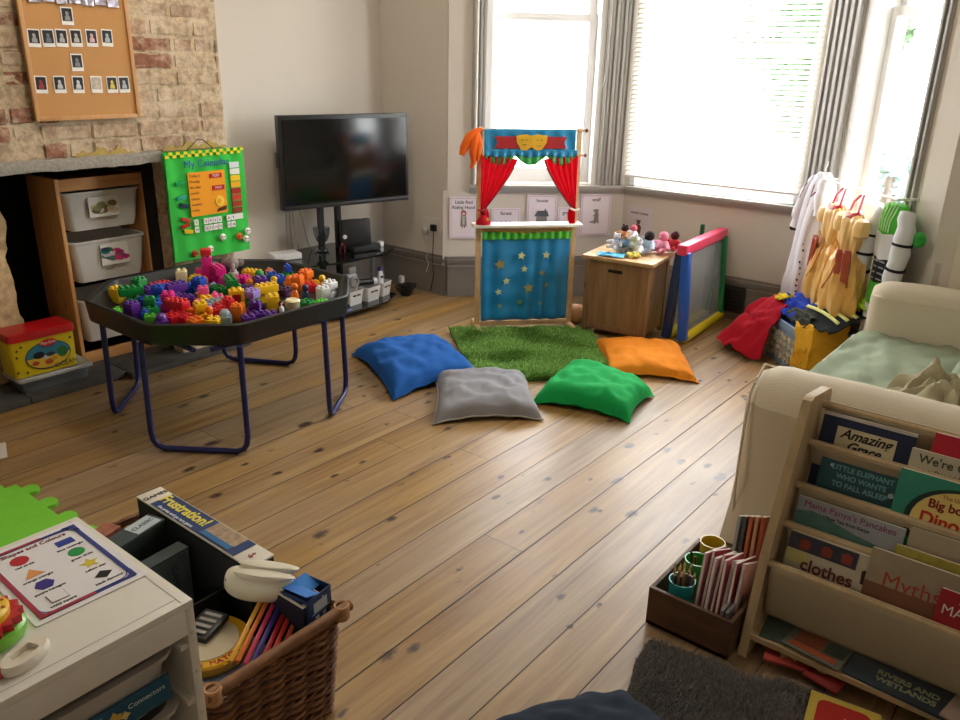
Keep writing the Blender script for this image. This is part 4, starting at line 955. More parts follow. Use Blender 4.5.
# ---- rug, cushions ------------------------------------------------------------
def shag(name, label, poly, cells, h, mat_, mat2, zb=0.0, n=9000, seed=1, lean=.6):
    t = thing(name, label, 'rug')
    MB().prism(poly, zb, zb+.012).build('backing', mat2, t)
    bm = bmesh.new(); r = random.Random(seed)
    xs = [p[0] for p in poly]; ys = [p[1] for p in poly]
    def inside(x, y):
        c = False; j = len(poly)-1
        for i in range(len(poly)):
            if (poly[i][1] > y) != (poly[j][1] > y) and x < (poly[j][0]-poly[i][0])*(y-poly[i][1])/(poly[j][1]-poly[i][1])+poly[i][0]: c = not c
            j = i
        return c
    k = 0
    while k < n:
        x, y = r.uniform(min(xs), max(xs)), r.uniform(min(ys), max(ys))
        if not inside(x, y): continue
        k += 1; a = r.random()*2*PI; hh = h*r.uniform(.6, 1.2)*(1+.4*nz((x, y, 0), 7)); w = cells; b = nz((x, y, 3), 4)*4+r.uniform(-1.3, 1.3)
        lx, ly = math.cos(b)*hh*lean*r.random(), math.sin(b)*hh*lean*r.random()
        p = V((x, y, zb+.011)); s = V((math.cos(a)*w, math.sin(a)*w, 0))
        v = [bm.verts.new(q) for q in (p-s, p+s, p+s*.8+V((lx*.5, ly*.5, hh*.65)), p-s*.8+V((lx*.5, ly*.5, hh*.65)), p+V((lx*1.4, ly*1.4, hh)))]
        bm.faces.new((v[0], v[1], v[2], v[3])); bm.faces.new((v[3], v[2], v[4]))
    me = bpy.data.meshes.new('pile'); bm.to_mesh(me); bm.free(); me.materials.append(mat_)
    o = bpy.data.objects.new('pile', me); COL.objects.link(o); o.parent = t; o['kind'] = 'stuff'
    return t
shag('shaggy_rug', 'grass green shaggy rug on the floorboards in front of the puppet theatre', [(3.41, 2.93), (4.0, 2.34), (3.46, 1.82), (2.88, 2.28), (2.95, 2.38)], .0028, .026, mat('green_pile', '#7aa84e', .9, var=.55, scale=60), mat('green_rug_back', '#4d7030', .9), n=42000, seed=2, lean=.9)
shag('grey_rug', 'dark grey shaggy rug on the floor in front of the low bookcase', [(1.72, .735), (1.76, .55), (1.74, .49), (1.80, .40), (1.80, -.3), (.9, -.5), (1.0, .5), (1.3, .62), (1.5, .69), (1.62, .73)], .0014, .018, mat('grey_pile', '#8b8784', .95, var=.5, scale=120), mat('grey_rug_back', '#5a5856', .9), n=90000, seed=5)

def cushion(label, quad, th_, m, seed, dz=0, pipe=None, name='floor_cushion', amp=1., group=None, zb=0):
    c = sum((V((*p, 0)) for p in quad), V((0, 0, 0)))/4
    t = thing(name, label, 'cushion', loc=(c.x, c.y, zb), group=group)
    q = [V((*p, 0))-c for p in quad]
    def P(u, v, s):
        # u,v in -1..1
        e = 1-.10*(1-u*u)*(abs(v)**2)*1. ; e2 = 1-.10*(1-v*v)*(abs(u)**2)
        uu, vv = u*e2, v*e
        a, b = (uu+1)/2, (vv+1)/2
        p = q[0].lerp(q[1], a).lerp(q[3].lerp(q[2], a), b)
        f = max(0, (1-u**4)*(1-v**4))**.40
        wr = (nz((u*1.6+seed, v*1.6, 0), 2.0)*.016+nz((u*4, v*4, seed), 1.0)*.009+nz((u*9, v*5, seed), 1.0)*.005)*f
        top = th_*f*(.78)+wr; bot = th_*.22*f
        lift = th_*.28*(1-.75*abs(u*v)**2)
        z = lift+(top if s > 0 else -bot)
        cr = .004*math.sin(14*(u+v*.4)+seed)*(1-f)*amp
        return V((p.x, p.y, max(z+cr, .002 if s < 0 else .004)))
    m_ = MB(); N = 34
    for s in (1, -1): m_.grid(lambda a, b: P(a*2-1, b*2-1, s), N, N)
    bmesh.ops.remove_doubles(m_.bm, verts=m_.bm.verts, dist=.0008)
    m_.build('cover', m, t)
    pts = [P(k/10-1, -1, 1) for k in range(20)]+[P(1, k/10-1, 1) for k in range(20)]+[P(1-k/10, 1, 1) for k in range(20)]+[P(-1, 1-k/10, 1) for k in range(20)]
    MB().tube(pts, .0035, 6, closed=True).build('seam', m if pipe is None else pipe, t)
    return t
cg = 'floor cushions around the green rug'
cushion('royal blue square floor cushion left of the green rug', [(2.45, 2.45), (2.97, 2.35), (3.21, 2.83), (2.76, 3.07)], .110, cloth('#1b5aa8'), 1, group=cg)
cushion('grey square floor cushion with pale seam in front of the green rug', [(2.38, 2.14), (2.74, 1.80), (3.09, 2.14), (2.80, 2.51)], .095, cloth('#8b8b90'), 5, pipe=cloth('#b9b6b0'), group=cg, amp=.6)
cushion('bright green square floor cushion right of the grey cushion', [(2.86, 1.95), (2.97, 1.49), (3.32, 1.55), (3.40, 2.07)], .115, cloth('#12a150'), 9, group=cg)
cushion('orange square floor cushion in front of the pine chest', [(3.41, 1.86), (3.63, 1.46), (4.08, 1.78), (3.79, 2.19)], .082, cloth('#ec8e22'), 14, group=cg, amp=.7)
cushion('dark navy cushion on the floorboards at the bottom edge of the photo', [(1.09, .93), (.88, .40), (1.38, .38), (1.46, .68)], .135, cloth('#24303f'), 20)

# ---- pine chest and toys --------------------------------------------------------
cx0, cy0 = 3.965, 2.145
ct = thing('pine_chest', 'small pine toy chest with slotted front and plank lid beside the easel', 'chest', loc=(3.962, 2.155, 0), rz=math.atan2(1.947-2.321, 3.995-3.948)+PI/2)
# local: x depth (+ away), y along front
PW_ = wood('old_pine_shaded_z', '#7d5d40', '#9b7850', .5, 'z', knots=.9); PY = wood('old_pine_y', '#b18a5c', '#cba473', .45, 'y', knots=.6)  # shade on front and sides put into a darker pine than the lid
m_ = MB(); m_.b2(0.0, .016, -.17, .17, .04, .455); m_.build('front_panel', PW_, ct)
m_ = MB(); m_.b2(.016, .33, -.185, -.17, .04, .455); m_.b2(.016, .33, .17, .185, .04, .455); m_.b2(.32, .335, -.17, .17, .04, .455); m_.build('side_panel', PW_, ct)
for x in (-.004, .31):
    for y in (-.178, .178): MB().box((x+.014, y, .225), (.036, .03, .45), None, .003).build('corner_post', PW_, ct)
m_ = MB(); 
for k in range(4): m_.b2(-.02+k*.093, -.02+(k+1)*.093-.001, -.215, .215, .455, .475, .002)
m_.build('lid', PY, ct)
MB().box((-.002, .01, .40), (.012, .085, .018), None, .005).build('handle_slot', mat('slot_dark', '#1c120a', .9), ct)
MB().b2(-.006, .0, -.16, .16, .045, .075, .002).build('plinth_board', PW_, ct)
CT = ct.matrix_basis.copy(); bpy.context.view_layer.update(); CT = ct.matrix_world.copy()
def onchest(x, y, z=.475): p = CT @ V((x, y, z)); return p
p = onchest(.20, .02)
tb = thing('clear_toy_tub', 'clear plastic tub crammed with small toys on the pine chest', 'tub', loc=tuple(p), rz=-1.2)
m_ = MB(); m_.rings([[(x, y, z) for x, y in rrect(.17*k, .13*k, .03)] for z, k in ((0.001, .85), (.085, 1), (.09, 1.05), (.09, .98), (.006, .8))]); m_.build('tub_body', glassy('clear_tub', '#e6ebef', .25, .2), tb)
def softtoy(name, label, loc, rz, body, head, ear=None, s=1., lie=0):
    t = thing(name, label, 'soft toy', loc=loc, rz=rz, group='soft toys on the pine chest')
    m_ = MB(); m_.ball((0, 0, .035*s), .034*s, sz=1.0); m_.tube([(0, .025*s, .05*s), (.02*s, .055*s, .04*s), (.03*s, .07*s, .03*s)], [.012*s, .012*s, .009*s]); m_.tube([(0, -.025*s, .05*s), (.02*s, -.055*s, .045*s), (.03*s, -.07*s, .04*s)], [.012*s, .012*s, .009*s])
    m_.tube([(.01*s, .015*s, .02*s), (.045*s, .03*s, .014*s), (.065*s, .035*s, .014*s)], [.015*s, .013*s, .012*s]); m_.tube([(.01*s, -.015*s, .02*s), (.045*s, -.03*s, .014*s), (.065*s, -.035*s, .014*s)], [.015*s, .013*s, .012*s])
    m_.build('body', cloth(body), t)
    h = MB(); h.ball((0, 0, .085*s), .026*s); h.ball((.02*s, 0, .08*s), .011*s); 
    if ear: h.ball((0, .022*s, .106*s), .010*s); h.ball((0, -.022*s, .106*s), .010*s)
    hd = h.build('head', cloth(head), t)
    MB().ball((.023*s, .009*s, .092*s), .003*s).ball((.023*s, -.009*s, .092*s), .003*s).build('eyes', BLACK, hd)
    return t
zc = .478
softtoy('soft_toy', 'brown headed soft toy with tan arms on top of the clear tub', tuple(onchest(.20, .05, .545)), 2.6, '#b5835a', '#3c2320', True, .8)
softtoy('soft_toy', 'white soft toy with floppy arms poking from the left side of the clear tub', tuple(onchest(.15, .075, .50)), 2.9, '#e4e4ee', '#d9d8e2', True, .8)
softtoy('soft_toy', 'white and pink soft doll lying on top of the clear tub', tuple(onchest(.24, .01, .548)), 2.4, '#e9e3ea', '#d86a7a', False, .75)
softtoy('soft_toy', 'pale blue dressed doll with black hair beside the clear tub', tuple(onchest(.25, -.085, zc)), 2.7, '#b7cbe2', '#2a2422', False, 1.15)
softtoy('soft_toy', 'white fluffy soft toy between the tub and the blue doll', tuple(onchest(.17, -.055, zc)), 2.5, '#eef0f4', '#e4e6ee', True, .85)
softtoy('soft_toy', 'pink dressed doll with pink hat near the easel', tuple(onchest(.31, -.15, zc)), 2.8, '#e79ab2', '#e88aa4', False, 1.1)
softtoy('soft_toy', 'dark haired doll in red behind the pink doll', tuple(onchest(.36, -.20, .49)), 3.0, '#b32f38', '#4a2020', False, 1.0)
r = random.Random(12); cols = ['#e9e9ef', '#b6bf5a', '#c9c2d8', '#7d8b3a', '#d9dbe4', '#a9b0d8', '#5f4632']
for k in range(9):
    o = MB().ball((0, 0, 0), .020, sz=.8).ball((.015, 0, .008), .012).build('small_toy', cloth(cols[k % 7]))
    q = tb.location+V((.045*math.cos(k*1.5), .033*math.sin(k*1.5), .018+.028*(k//4))); o.location = q; o.rotation_euler = (0, 0, k)
    tag(o, 'small %s toy animal inside the clear tub %s' % (['white', 'olive', 'lilac', 'dark green', 'pale grey', 'periwinkle', 'brown'][k % 7], ['at the bottom', 'in the middle', 'near the rim'][k//4]), 'toy', 'small toys inside the clear tub')
bs = thing('blue_scarf', 'crumpled light blue paper bag lying on the front edge of the pine chest', 'bag', loc=tuple(onchest(.045, .06)), rz=-1.3)
MB().grid(lambda a, b: ((a-.5)*.16, (b-.5)*.09, .006+.022*abs(nz((a*4, b*4, 1), 1.2))), 16, 10, smooth=False).build('sheet', mat('sky_paper', '#46a8cf', .6, var=.2), bs, fix=False)
ys = thing('yellow_flower_toy', 'small pile of pale yellow fabric petals on the pine chest', 'toy', loc=tuple(onchest(.09, -.055)), rz=-1)
m_ = MB()
for k in range(9): m_.ball((.028*math.cos(k*.7), .028*math.sin(k*.7), .012+.004*(k % 3)), .015, sz=.7)
m_.build('petals', cloth('#e6df76'), ys)

# ---- easel / mirror frame --------------------------------------------------------
ea = thing('play_easel', 'plastic frame easel with blue, pink, green and yellow padded edges beside the pine chest', 'easel', loc=(4.13, 1.80, 0), rz=math.atan2(.042, .66))
def stick(a, b, w_, m, name):
    a, b = V(a), V(b); d = b-a; m_ = MB(); q = d.to_track_quat('Z', 'Y').to_matrix()
    m_.box((a+b)/2, (w_, w_, d.length), q, .010, seg=3); return m_.build(name, m, ea)
for (y0_, y1_) in ((.0, .034), (.100, .066)):
    stick((.025, y0_, .02), (.025, y1_, .53), .050, plastic('#2560cc') if y0_ == 0 else plastic('#16305e'), 'blue_upright')  # rear upright's shade is put into its darker blue
    stick((.635, y0_, .02), (.635, y1_, .53), .046, plastic('#0f8a4a'), 'green_upright')
    MB().cyl((.05, y0_, .029), (.655, y0_, .029), .028, 16).build('yellow_foot', plastic('#f0dc22'), ea)
    m_ = MB(); T9 = M4.Rotation(-math.atan2(y1_-y0_, .46), 4, 'X'); m_.box((.33, (y0_+y1_)/2, .29), (.57, .003, .47), T9.to_3x3()); m_.build('clear_panel', translucent('acrylic_panel', '#b9bcbd', .5, .25, .42), ea)
stick((-.005, .050, .545), (.668, .050, .545), .060, plastic('#f0406c'), 'pink_top_bar')
gn = thing('green_toy_post', 'slim dark green toy panel leaning behind the right end of the easel', 'toy', loc=(4.77, 2.02, 0), rz=.3)
MB().box((0, 0, .25), (.03, .09, .50), None, .008).build('panel', plastic('#0d6f42'), gn); MB().box((.0, .0, .54), (.026, .026, .08), None, .006).build('knob', plastic('#0d6f42'), gn)
bl = thing('wooden_ball', 'tan wooden ball on the floor behind the pine chest', 'ball', loc=(4.07, 2.47, 0)); MB().ball((0, 0, .062), .062, 24).build('ball', wood('ball_wood', '#a9784a', '#c29466', .5, 'x', knots=.1), bl)
dk = thing('black_vent_grille', 'dark ventilation grille set in the skirting right of the easel', 'vent', T=fr((4.812, 1.80, .135), (-1, 0, 0)))
MB().prism(rrect(.19, .17, .008), 0, .008).build('vent_frame', mat('dark_vent', '#2c2925', .6), dk)
m_ = MB()
for k in range(6): m_.box((0, -.06+k*.024, .010), (.16, .008, .006), None, .001)
m_.build('vent_slats', BLACK, dk)

# ---- venetian blind on the centre window ----------------------------------------
vb = thing('venetian_blind', 'white slatted venetian blind covering the wide centre bay window', 'blind', loc=(4.79, 2.0375, 0))
BLM = translucent('blind_slat', '#fbfaf7', .72, .5)
m_ = MB(); n = 56; z0 = .845
for k in range(n):
    z = z0+k*(2.40-z0)/n
    m_.box((0, 0, z), (.030, 1.13, .0016), M4.Rotation(math.radians(-38), 3, 'Y'))
m_.build('slats', BLM, vb)
MB().box((0, 0, z0-.02), (.03, 1.13, .014), None, .003).build('bottom_rail', FRAMEW, vb)
MB().box((0, 0, 2.42), (.05, 1.14, .04), None, .003).build('head_rail', FRAMEW, vb)
m_ = MB()
for y in (-.46, -.02, .46):
    for x in (-.015, .015): m_.cyl((x, y, z0-.02), (x, y, 2.4), .0012, 5)
m_.build('ladder_cords', FRAMEW, vb)
bc = thing('blind_cord', 'white looped pull cord hanging in front of the right bay casing', 'cord', loc=(4.73, 1.29, 0))
CORD = mat('white_cord', '#e8e4da', .7)
m_ = MB(); m_.tube([(-.0, .0, 2.35), (.0, -.0, 1.6), (.012, .012, 1.12)], .004, 6); m_.tube([(.012, .012, 2.35), (.02, .02, 1.6), (.016, .016, 1.12)], .004, 6); m_.build('cord', CORD, bc)
MB().lathe([(.004, .03), (.010, 0), (0, -.004)], (.014, .014, 1.095), 10).build('tassel', CORD, bc)
bc = thing('blind_cord', 'thin white looped cord hanging on the casing between left and centre windows', 'cord', loc=(4.70, 2.735, 0))
m_ = MB(); m_.tube([(0, 0, 2.4), (-.005, .0, 1.7), (-.02, .01, 1.42), (-.03, .02, 1.36), (-.05, .04, 1.35), (-.06, .05, 1.42), (-.05, .05, 1.7)], .0022, 6); m_.build('cord', CORD, bc)
bc = thing('white_pole', 'slim white pole standing against the left window casing above the theatre', 'pole', loc=(4.09, 3.31, 0))
MB().cyl((0, 0, .76), (0, 0, 2.4), .008, 10).build('pole', CORD, bc)

# ---- trees and street outside ------------------------------------------------------
def tree(name, label, loc, r_, h, n, seed, col, size=.09):
    t = thing(name, label, 'tree', loc=loc, group=None)
    MB().tube([(0, 0, 0), (.05, 0, h*.5), (0, .05, h*.85)], [.14, .10, .04], 8).build('trunk', mat('bark', '#4d3f30', .9, var=.3), t)
    r = random.Random(seed); bm = bmesh.new()
    cl = [(V((r.gauss(0, .5)*r_, r.gauss(0, .5)*r_, h*(.55+.45*r.random()))), r_*r.uniform(.3, .5)) for _ in range(14)]
    for k in range(n):
        c, q = r.choice(cl); d = V((r.gauss(0, 1), r.gauss(0, 1), r.gauss(0, 1))).normalized()*q*r.uniform(.7, 1.05); p = c+d
        a = V((r.gauss(0, 1), r.gauss(0, 1), r.gauss(0, 1))).normalized(); b = a.orthogonal().normalized(); s = size*r.uniform(.6, 1.3)
        vs = [bm.verts.new(p+x) for x in (a*s, b*s*.45, -a*s, -b*s*.45)]; bm.faces.new(vs)
    me = bpy.data.meshes.new('foliage'); bm.to_mesh(me); bm.free(); me.materials.append(mat('leaf_'+col.strip('#'), col, .6, var=.5, scale=3))
    o = bpy.data.objects.new('foliage', me); COL.objects.link(o); o.parent = t
tree('street_tree', 'leafy green tree outside, seen through the right part of the centre window', (9.4, 2.95, -.8), .75, 3.0, 5200, 4, '#4a7a42')
tree('street_shrub', 'small blue-green shrub outside, low behind the right bay window', (7.9, 1.62, -.85), .36, 1.75, 1500, 6, '#86ac9e', .06)
struct('ground_street', MB().b2(5.3, 30, -14, 16, -.9, -.85), mat('pale_pavement', '#b9b5ae', .9, var=.1))

# ---- dressing-up clothes -------------------------------------------------------------
NR = V((-1, 1, 0)).normalized(); UR = V((-1, -1, 0)).normalized()   # into room, and along wall toward the sofa
def wallpt(x, z, off):   # x on the plane y=x-3.39, moved into room by off
    return V((x, x-3.39, z))+NR*off
def dressframe(x, off, lean=0): 
    p = wallpt(x, 0, off); return fr(p, NR)    # local x to the viewer's right
rod = thing('hanging_rod', 'thin white rod across the right bay window holding the dressing-up clothes', 'rod', T=dressframe(4.36, .10))
MB().cyl((-.35, .955, 0), (.34, .955, 0), .006, 10).build('rod', FRAMEW, rod)
for x in (-.345, .335): MB().cyl((x, .955, 0), (x, .955, -.10), .006, 8).build('bracket', FRAMEW, rod)
def garment(levels, fold=.012, nf=9, seed=0, n=64, sub=4):
    """levels: (y, cx, halfwidth, halfdepth) ; returns rings with soft folds"""
    out = []
    L = []
    for a, b in zip(levels[:-1], levels[1:]):
        for k in range(sub): L.append([a[i]+(b[i]-a[i])*k/sub for i in range(4)])
    L.append(list(levels[-1]))
    for i, (y, cx, hw_, hd) in enumerate(L):
        t = i/len(L); ring = []
        for k in range(n):
            a = 2*PI*k/n; f = 1+fold/max(hw_, .02)*(.3+t)*math.sin(nf*a+seed+2.2*math.sin(y*6+seed))+.25*fold/max(hw_, .02)*math.sin(17*a+y*20)
            ring.append((cx+hw_*math.cos(a)*f, y+.004*math.sin(5*a+seed), hd*math.sin(a)*f*1.1))
        out.append(ring)
    return out
def sleeve(m_, pts, rads, depth=.8):
    out = []; n = 16
    P_ = [V(p) for p in pts]; Q = []; RR = []
    for i in range(len(P_)-1):
        for k in range(4): Q.append(P_[i].lerp(P_[i+1], k/4)); RR.append(rads[i]+(rads[i+1]-rads[i])*k/4)
    Q.append(P_[-1]); RR.append(rads[-1])
    Q2 = [q+V((0, 0, .004*math.sin(i*1.7))) for i, q in enumerate(Q)]; RR = [r_*(1+.07*math.sin(i*2.3)) for i, r_ in enumerate(RR)]
    m_.tube(Q2, RR, n)
def hanger(parent, x, y, w=.10, m=None):
    m_ = MB(); m_.tube([(x-w, y-.035, 0), (x, y, 0), (x+w, y-.035, 0)], .004, 6); m_.tube([(x, y, 0), (x, y+.03, 0), (x+.012, y+.042, 0), (x+.012, y+.055, -.004), (x-.002, y+.060, -.004), (x-.010, y+.050, -.004)], .0022, 6)
    m_.build('hanger', m or CORD, parent)
# white suit (astronaut / racing style) at the left
ws = thing('white_costume', 'long white dressing-up suit with dark red piping hanging at the left of the costume row', 'costume', T=dressframe(4.62, .075)); WHC = cloth('#e9e8f1', var=.05)
m_ = MB(); m_.rings(garment([(.985, .0, .022, .02), (.965, -.005, .06, .03), (.93, -.01, .10, .045), (.85, -.015, .11, .055), (.7, -.04, .105, .055), (.5, -.07, .115, .055), (.36, -.10, .125, .055), (.26, -.12, .12, .045)], .010, 7, 1)); sleeve(m_, [(-.05, .945, .01), (-.10, .86, .02), (-.145, .76, .025), (-.155, .66, .03)], [.035, .045, .044, .035]); sleeve(m_, [(.05, .945, .01), (.07, .86, .03), (.075, .76, .03)], [.035, .042, .036])
m_.build('suit_body', WHC, ws)
m_ = MB(); m_.tube([(-.075, .95, .035), (-.08, .90, .062), (-.105, .84, .066), (-.13, .83, .06)], .003, 6); m_.tube([(.0, .86, .056), (.03, .885, .058), (.07, .88, .05)], .003, 6); m_.tube([(-.01, .975, .03), (.0, .9, .055), (-.03, .8, .055)], .002, 6); m_.build('red_piping', cloth('#8e2a52'), ws)
MB().lathe([(.034, 0), (.038, .012), (.034, .022)], seg=16).build('black_cuff', cloth('#1b1b20'), ws, M4.Translation((-.156, .65, .03)) @ M4.Rotation(-PI/2+.1, 4, 'X'))
m_ = MB(); r = random.Random(3)
for k in range(16): m_.box((-.055-.03*(k/16)+r.uniform(-.006, .006)+.06, .80-k*.034, .056-.004*(k % 3)), (.014, .012, .004))
m_.build('chequered_stripe', cloth('#3a2a2c'), ws)
hanger(ws, 0, .985)
GOLD = satin('#e3b25c'); GOLDL = satin('#eec57c'); RUST = satin('#b5502c'); REDS = satin('#c81428')
def dress(label, x, off, s, seed, redtop=True):
    t = thing('princess_dress', label, 'costume', T=dressframe(x, off), group='gold princess dresses')
    m_ = MB(); m_.rings(garment([(.865, 0, .05*s, .03), (.83, 0, .085*s, .045), (.76, 0, .085*s, .045), (.70, 0, .068*s, .04), (.655, 0, .06*s, .036)], .010, 6, seed)); m_.build('bodice', GOLDL, t)
    m_ = MB(); m_.rings(garment([(.67, 0, .06*s, .036), (.63, 0, .095*s, .06), (.55, 0, .115*s, .07), (.46, 0, .122*s, .075), (.39, 0, .122*s, .07), (.345, .0, .105*s, .06), (.335, 0, .06*s, .04)], .020, 6, seed+1)); m_.build('skirt', GOLD, t)
    for sx in (-1, 1):
        m_ = MB(); m_.rings([[((sx*.085*s)+(.040+.006*math.sin(5*a+seed))*k*math.cos(a), y, .012+.034*k*math.sin(a)) for a in [q*PI/10 for q in range(20)]] for y, k in ((.845, .4), (.835, .9), (.80, 1.15), (.765, 1.0), (.755, .5))]); m_.build('puff_sleeve', GOLDL, t)
    m_ = MB(); sx = -1 if seed == 2 else 1
    m_.grid(lambda a, b: (sx*(.015+.085*s*a+.015*b), .69-.16*b*(1+.1*math.sin(a*9)), .070+.012*math.sin(a*14)-.03*a), 14, 6)
    o = m_.build('overskirt_panel', RUST, t, fix=False); md = o.modifiers.new('t', 'SOLIDIFY'); md.thickness = .003
    m_ = MB(); m_.rings([[((.052*s)*k*math.cos(a), y+.016*math.cos(a)**2, .012+.030*k*math.sin(a)) for a in [q*PI/10 for q in range(20)]] for y, k in ((.79, .35), (.82, .85), (.845, 1.1), (.855, .95))]); m_.build('red_neckline', REDS, t)
    m_ = MB()
    for sx in (-1, 1): m_.tube([(sx*.035, .865, .01), (sx*.032, .91, .0), (sx*.012, .945, -.02)], .006, 6)
    m_.build('shoulder_strap', REDS, t)
    m_ = MB(); m_.tube([(-.05*s, .72, .045), (0, .67, .045), (.035*s, .62, .08), (.01, .55, .085), (-.05*s, .48, .080)], .005, 6); m_.build('braid_trim', satin('#c98b3a'), t)
dress('gold and rust princess dress hanging next to the white suit, nearer the window mullion', 4.415, .14, 1.0, 2)
dress('gold princess dress with red neckline hanging next to the green and white space suit', 4.262, .17, 1.0, 5)
sp = thing('space_costume', 'white, green and black space suit costume hanging at the right of the costume row', 'costume', T=dressframe(4.13, .085))
WH2 = cloth('#dfe2e6', var=.05); GRN = cloth('#4fb53a'); BKC = cloth('#202226')
m_ = MB(); m_.rings(garment([(.93, 0, .065, .025), (.88, 0, .10, .04), (.80, 0, .10, .045)], .006, 6, 3)); m_.build('green_chest', GRN, sp)
m_ = MB(); m_.rings(garment([(.80, 0, .101, .046), (.72, 0, .095, .045), (.68, 0, .085, .04)], .005, 6, 3)); m_.build('white_front', WH2, sp)
m_ = MB(); m_.rings(garment([(.68, 0, .083, .04), (.62, 0, .080, .04), (.57, 0, .082, .04)], .004, 6, 3)); m_.build('black_waist', BKC, sp)
for k in range(4): MB().box((0, .585+k*.028, .043), (.09, .008, .004), None, .002).build('grey_waist_line', cloth('#8e9298'), sp)
m_ = MB(); m_.rings(garment([(.57, 0, .083, .04), (.50, 0, .088, .045), (.46, 0, .08, .04)], .004, 6, 3)); m_.build('green_hips', GRN, sp)
m_ = MB(); m_.rings(garment([(.46, -.01, .065, .04), (.36, -.015, .06, .04), (.24, -.02, .055, .04)], .006, 6, 3)); m_.build('white_legs', WH2, sp)
for sx, pts in ((-1, [(-.07, .90, .01), (-.115, .80, .03), (-.135, .68, .035), (-.15, .52, .035)]), (1, [(.095, .91, .01), (.125, .80, .025), (.120, .66, .035), (.095, .50, .04)])):
    m_ = MB(); sleeve(m_, pts, [.034, .042, .040, .038]); sl = m_.build('sleeve', WH2, sp)
    for k, f in ((1, .2), (2, .0), (2, .55)):
        a = V(pts[k]); b = V(pts[min(3, k+1)]); c = a.lerp(b, f); d = (b-a).normalized() if k < 3 else V((0, -1, 0))
        MB().tube([c-d*.006, c+d*.006], .045, 16).build('black_band', BKC, sl)
a = V((.100, .53, .042)); MB().tube([a+V((.003, .02, 0)), a-V((.005, .02, 0))], .044, 16).build('green_cuff', GRN, sp)
for k in range(5): MB().tube([(-.05+k*.025, .935, .03), (-.04+k*.02, .86, .052), (-.035+k*.018, .81, .052)], .003, 6).build('pale_stripe', cloth('#c9e7b0'), sp)
hanger(sp, 0, .93, .08, mat('steel_hook', '#8f8a80', .4, metal=.5))
gp = thing('green_glove', 'small bright green glove tucked behind the space suit near the window edge', 'glove', T=dressframe(4.02, .06))
MB().ball((0, .80, .0), .035, sz=.8).tube([(0.01, .81, .01), (.04, .83, .015)], [.014, .010]).tube([(.0, .79, .01), (.03, .775, .02)], [.014, .010]).build('glove_body', cloth('#3fae4a'), gp)

# ---- crate of clothes -----------------------------------------------------------------
cr0 = V((4.02, 1.09, 0)); TC = M4(((.7071, .7071, 0, 4.02), (.7071, -.7071, 0, 1.09), (0, 0, 1, 0), (0, 0, 0, 1)))
TC = M4(((.7071, -.7071, 0, 4.02), (.7071, .7071, 0, 1.09), (0, 0, 1, 0), (0, 0, 0, 1)))  # local x along wall, local y toward room; crate occupies y in [-.33,0]
ck = thing('clothes_crate', 'pale blue plastic crate with lattice side overflowing with dressing-up clothes', 'crate', T=TC)
CB = plastic('#8fb0dc')
m_ = MB(); m_.rings([[(x*1.0+.23, y-.165, z) for x, y in rrect(.46*k, .33*k, .035)] for z, k in ((0, .90), (.21, .99), (.215, 1.05), (.245, 1.05), (.25, 1.0), (.245, .96), (.02, .86))]); m_.build('crate_body', CB, ck)
m_ = MB()
for i in range(9):
    for j in range(4): m_.box((.055+i*.045, .0+.002*0-.006+j*.0035*1, .05+j*.04), (.030, .010, .024), M4.Rotation(.6*(-1)**(i+j), 3, 'Y'))
m_.build('lattice_side', mat('lattice_cream', '#c9c0a6', .6, var=.4, scale=40), ck)
def heap(name, label, cat, m, pts, loc=(0, 0, 0), T=None, seed=0, amp=.02, parent=None, res=26, thick=.004, group=None):
    """a draped cloth: pts = 4 rows x n control points grid; bilinear patch with wrinkles"""
    rows = len(pts); cols_ = len(pts[0])
    def f(a, b):
        x = a*(rows-1); y = b*(cols_-1); i = min(int(x), rows-2); j = min(int(y), cols_-2); u, v = x-i, y-j
        us, vs = u*u*(3-2*u)*.5+u*.5, v*v*(3-2*v)*.5+v*.5
        p = V(pts[i][j]).lerp(V(pts[i+1][j]), us).lerp(V(pts[i][j+1]).lerp(V(pts[i+1][j+1]), us), vs)
        w_ = amp*(abs(nz((a*3+seed, b*3, seed), 1.6))*1.6+.5*nz((a*9, b*7, seed), 1.1))
        return (p.x+w_*.5, p.y+w_*.4*math.sin(a*7+seed), p.z+w_)
    t = thing(name, label, cat, T=T if T is not None else M4.Translation(loc), group=group)
    o = MB().grid(f, res, res).build('cloth', m, t, fix=False); md = o.modifiers.new('t', 'SOLIDIFY'); md.thickness = thick
    return t
heap('red_cape', 'deep red cape draped over the left end of the clothes crate onto the floor', 'cape', cloth('#b5122a'), [
    [(.30, -.10, .30), (.36, -.13, .31), (.43, -.18, .30), (.48, -.25, .27)],
    [(.27, -.02, .31), (.38, -.01, .315), (.49, -.06, .30), (.53, -.17, .27)],
    [(.27, .05, .18), (.40, .08, .20), (.53, .08, .20), (.60, -.05, .16)],
    [(.25, .10, .01), (.38, .20, .03), (.52, .24, .04), (.66, .10, .05)]], T=TC, seed=3, amp=.030, res=44)
heap('blue_costume', 'crumpled royal blue costume lying in the clothes crate under the white suit', 'costume', cloth('#2040b8'), [
    [(.42, -.30, .29), (.28, -.30, .31), (.12, -.30, .31)], [(.42, -.2, .33), (.26, -.18, .36), (.12, -.2, .35)], [(.38, -.08, .33), (.24, -.05, .34), (.10, -.08, .33)], [(.34, .0, .265), (.22, .01, .262), (.10, .0, .265)]], T=TC, seed=8, amp=.035)
heap('yellow_collar_cloth', 'small yellow cloth on top of the red cape in the clothes crate', 'cloth', cloth('#e8d23c'), [
    [(.40, -.10, .335), (.34, -.12, .335)], [(.40, -.04, .345), (.34, -.05, .345)], [(.38, .0, .33), (.33, .0, .335)]], T=TC, seed=2, amp=.02, res=12)
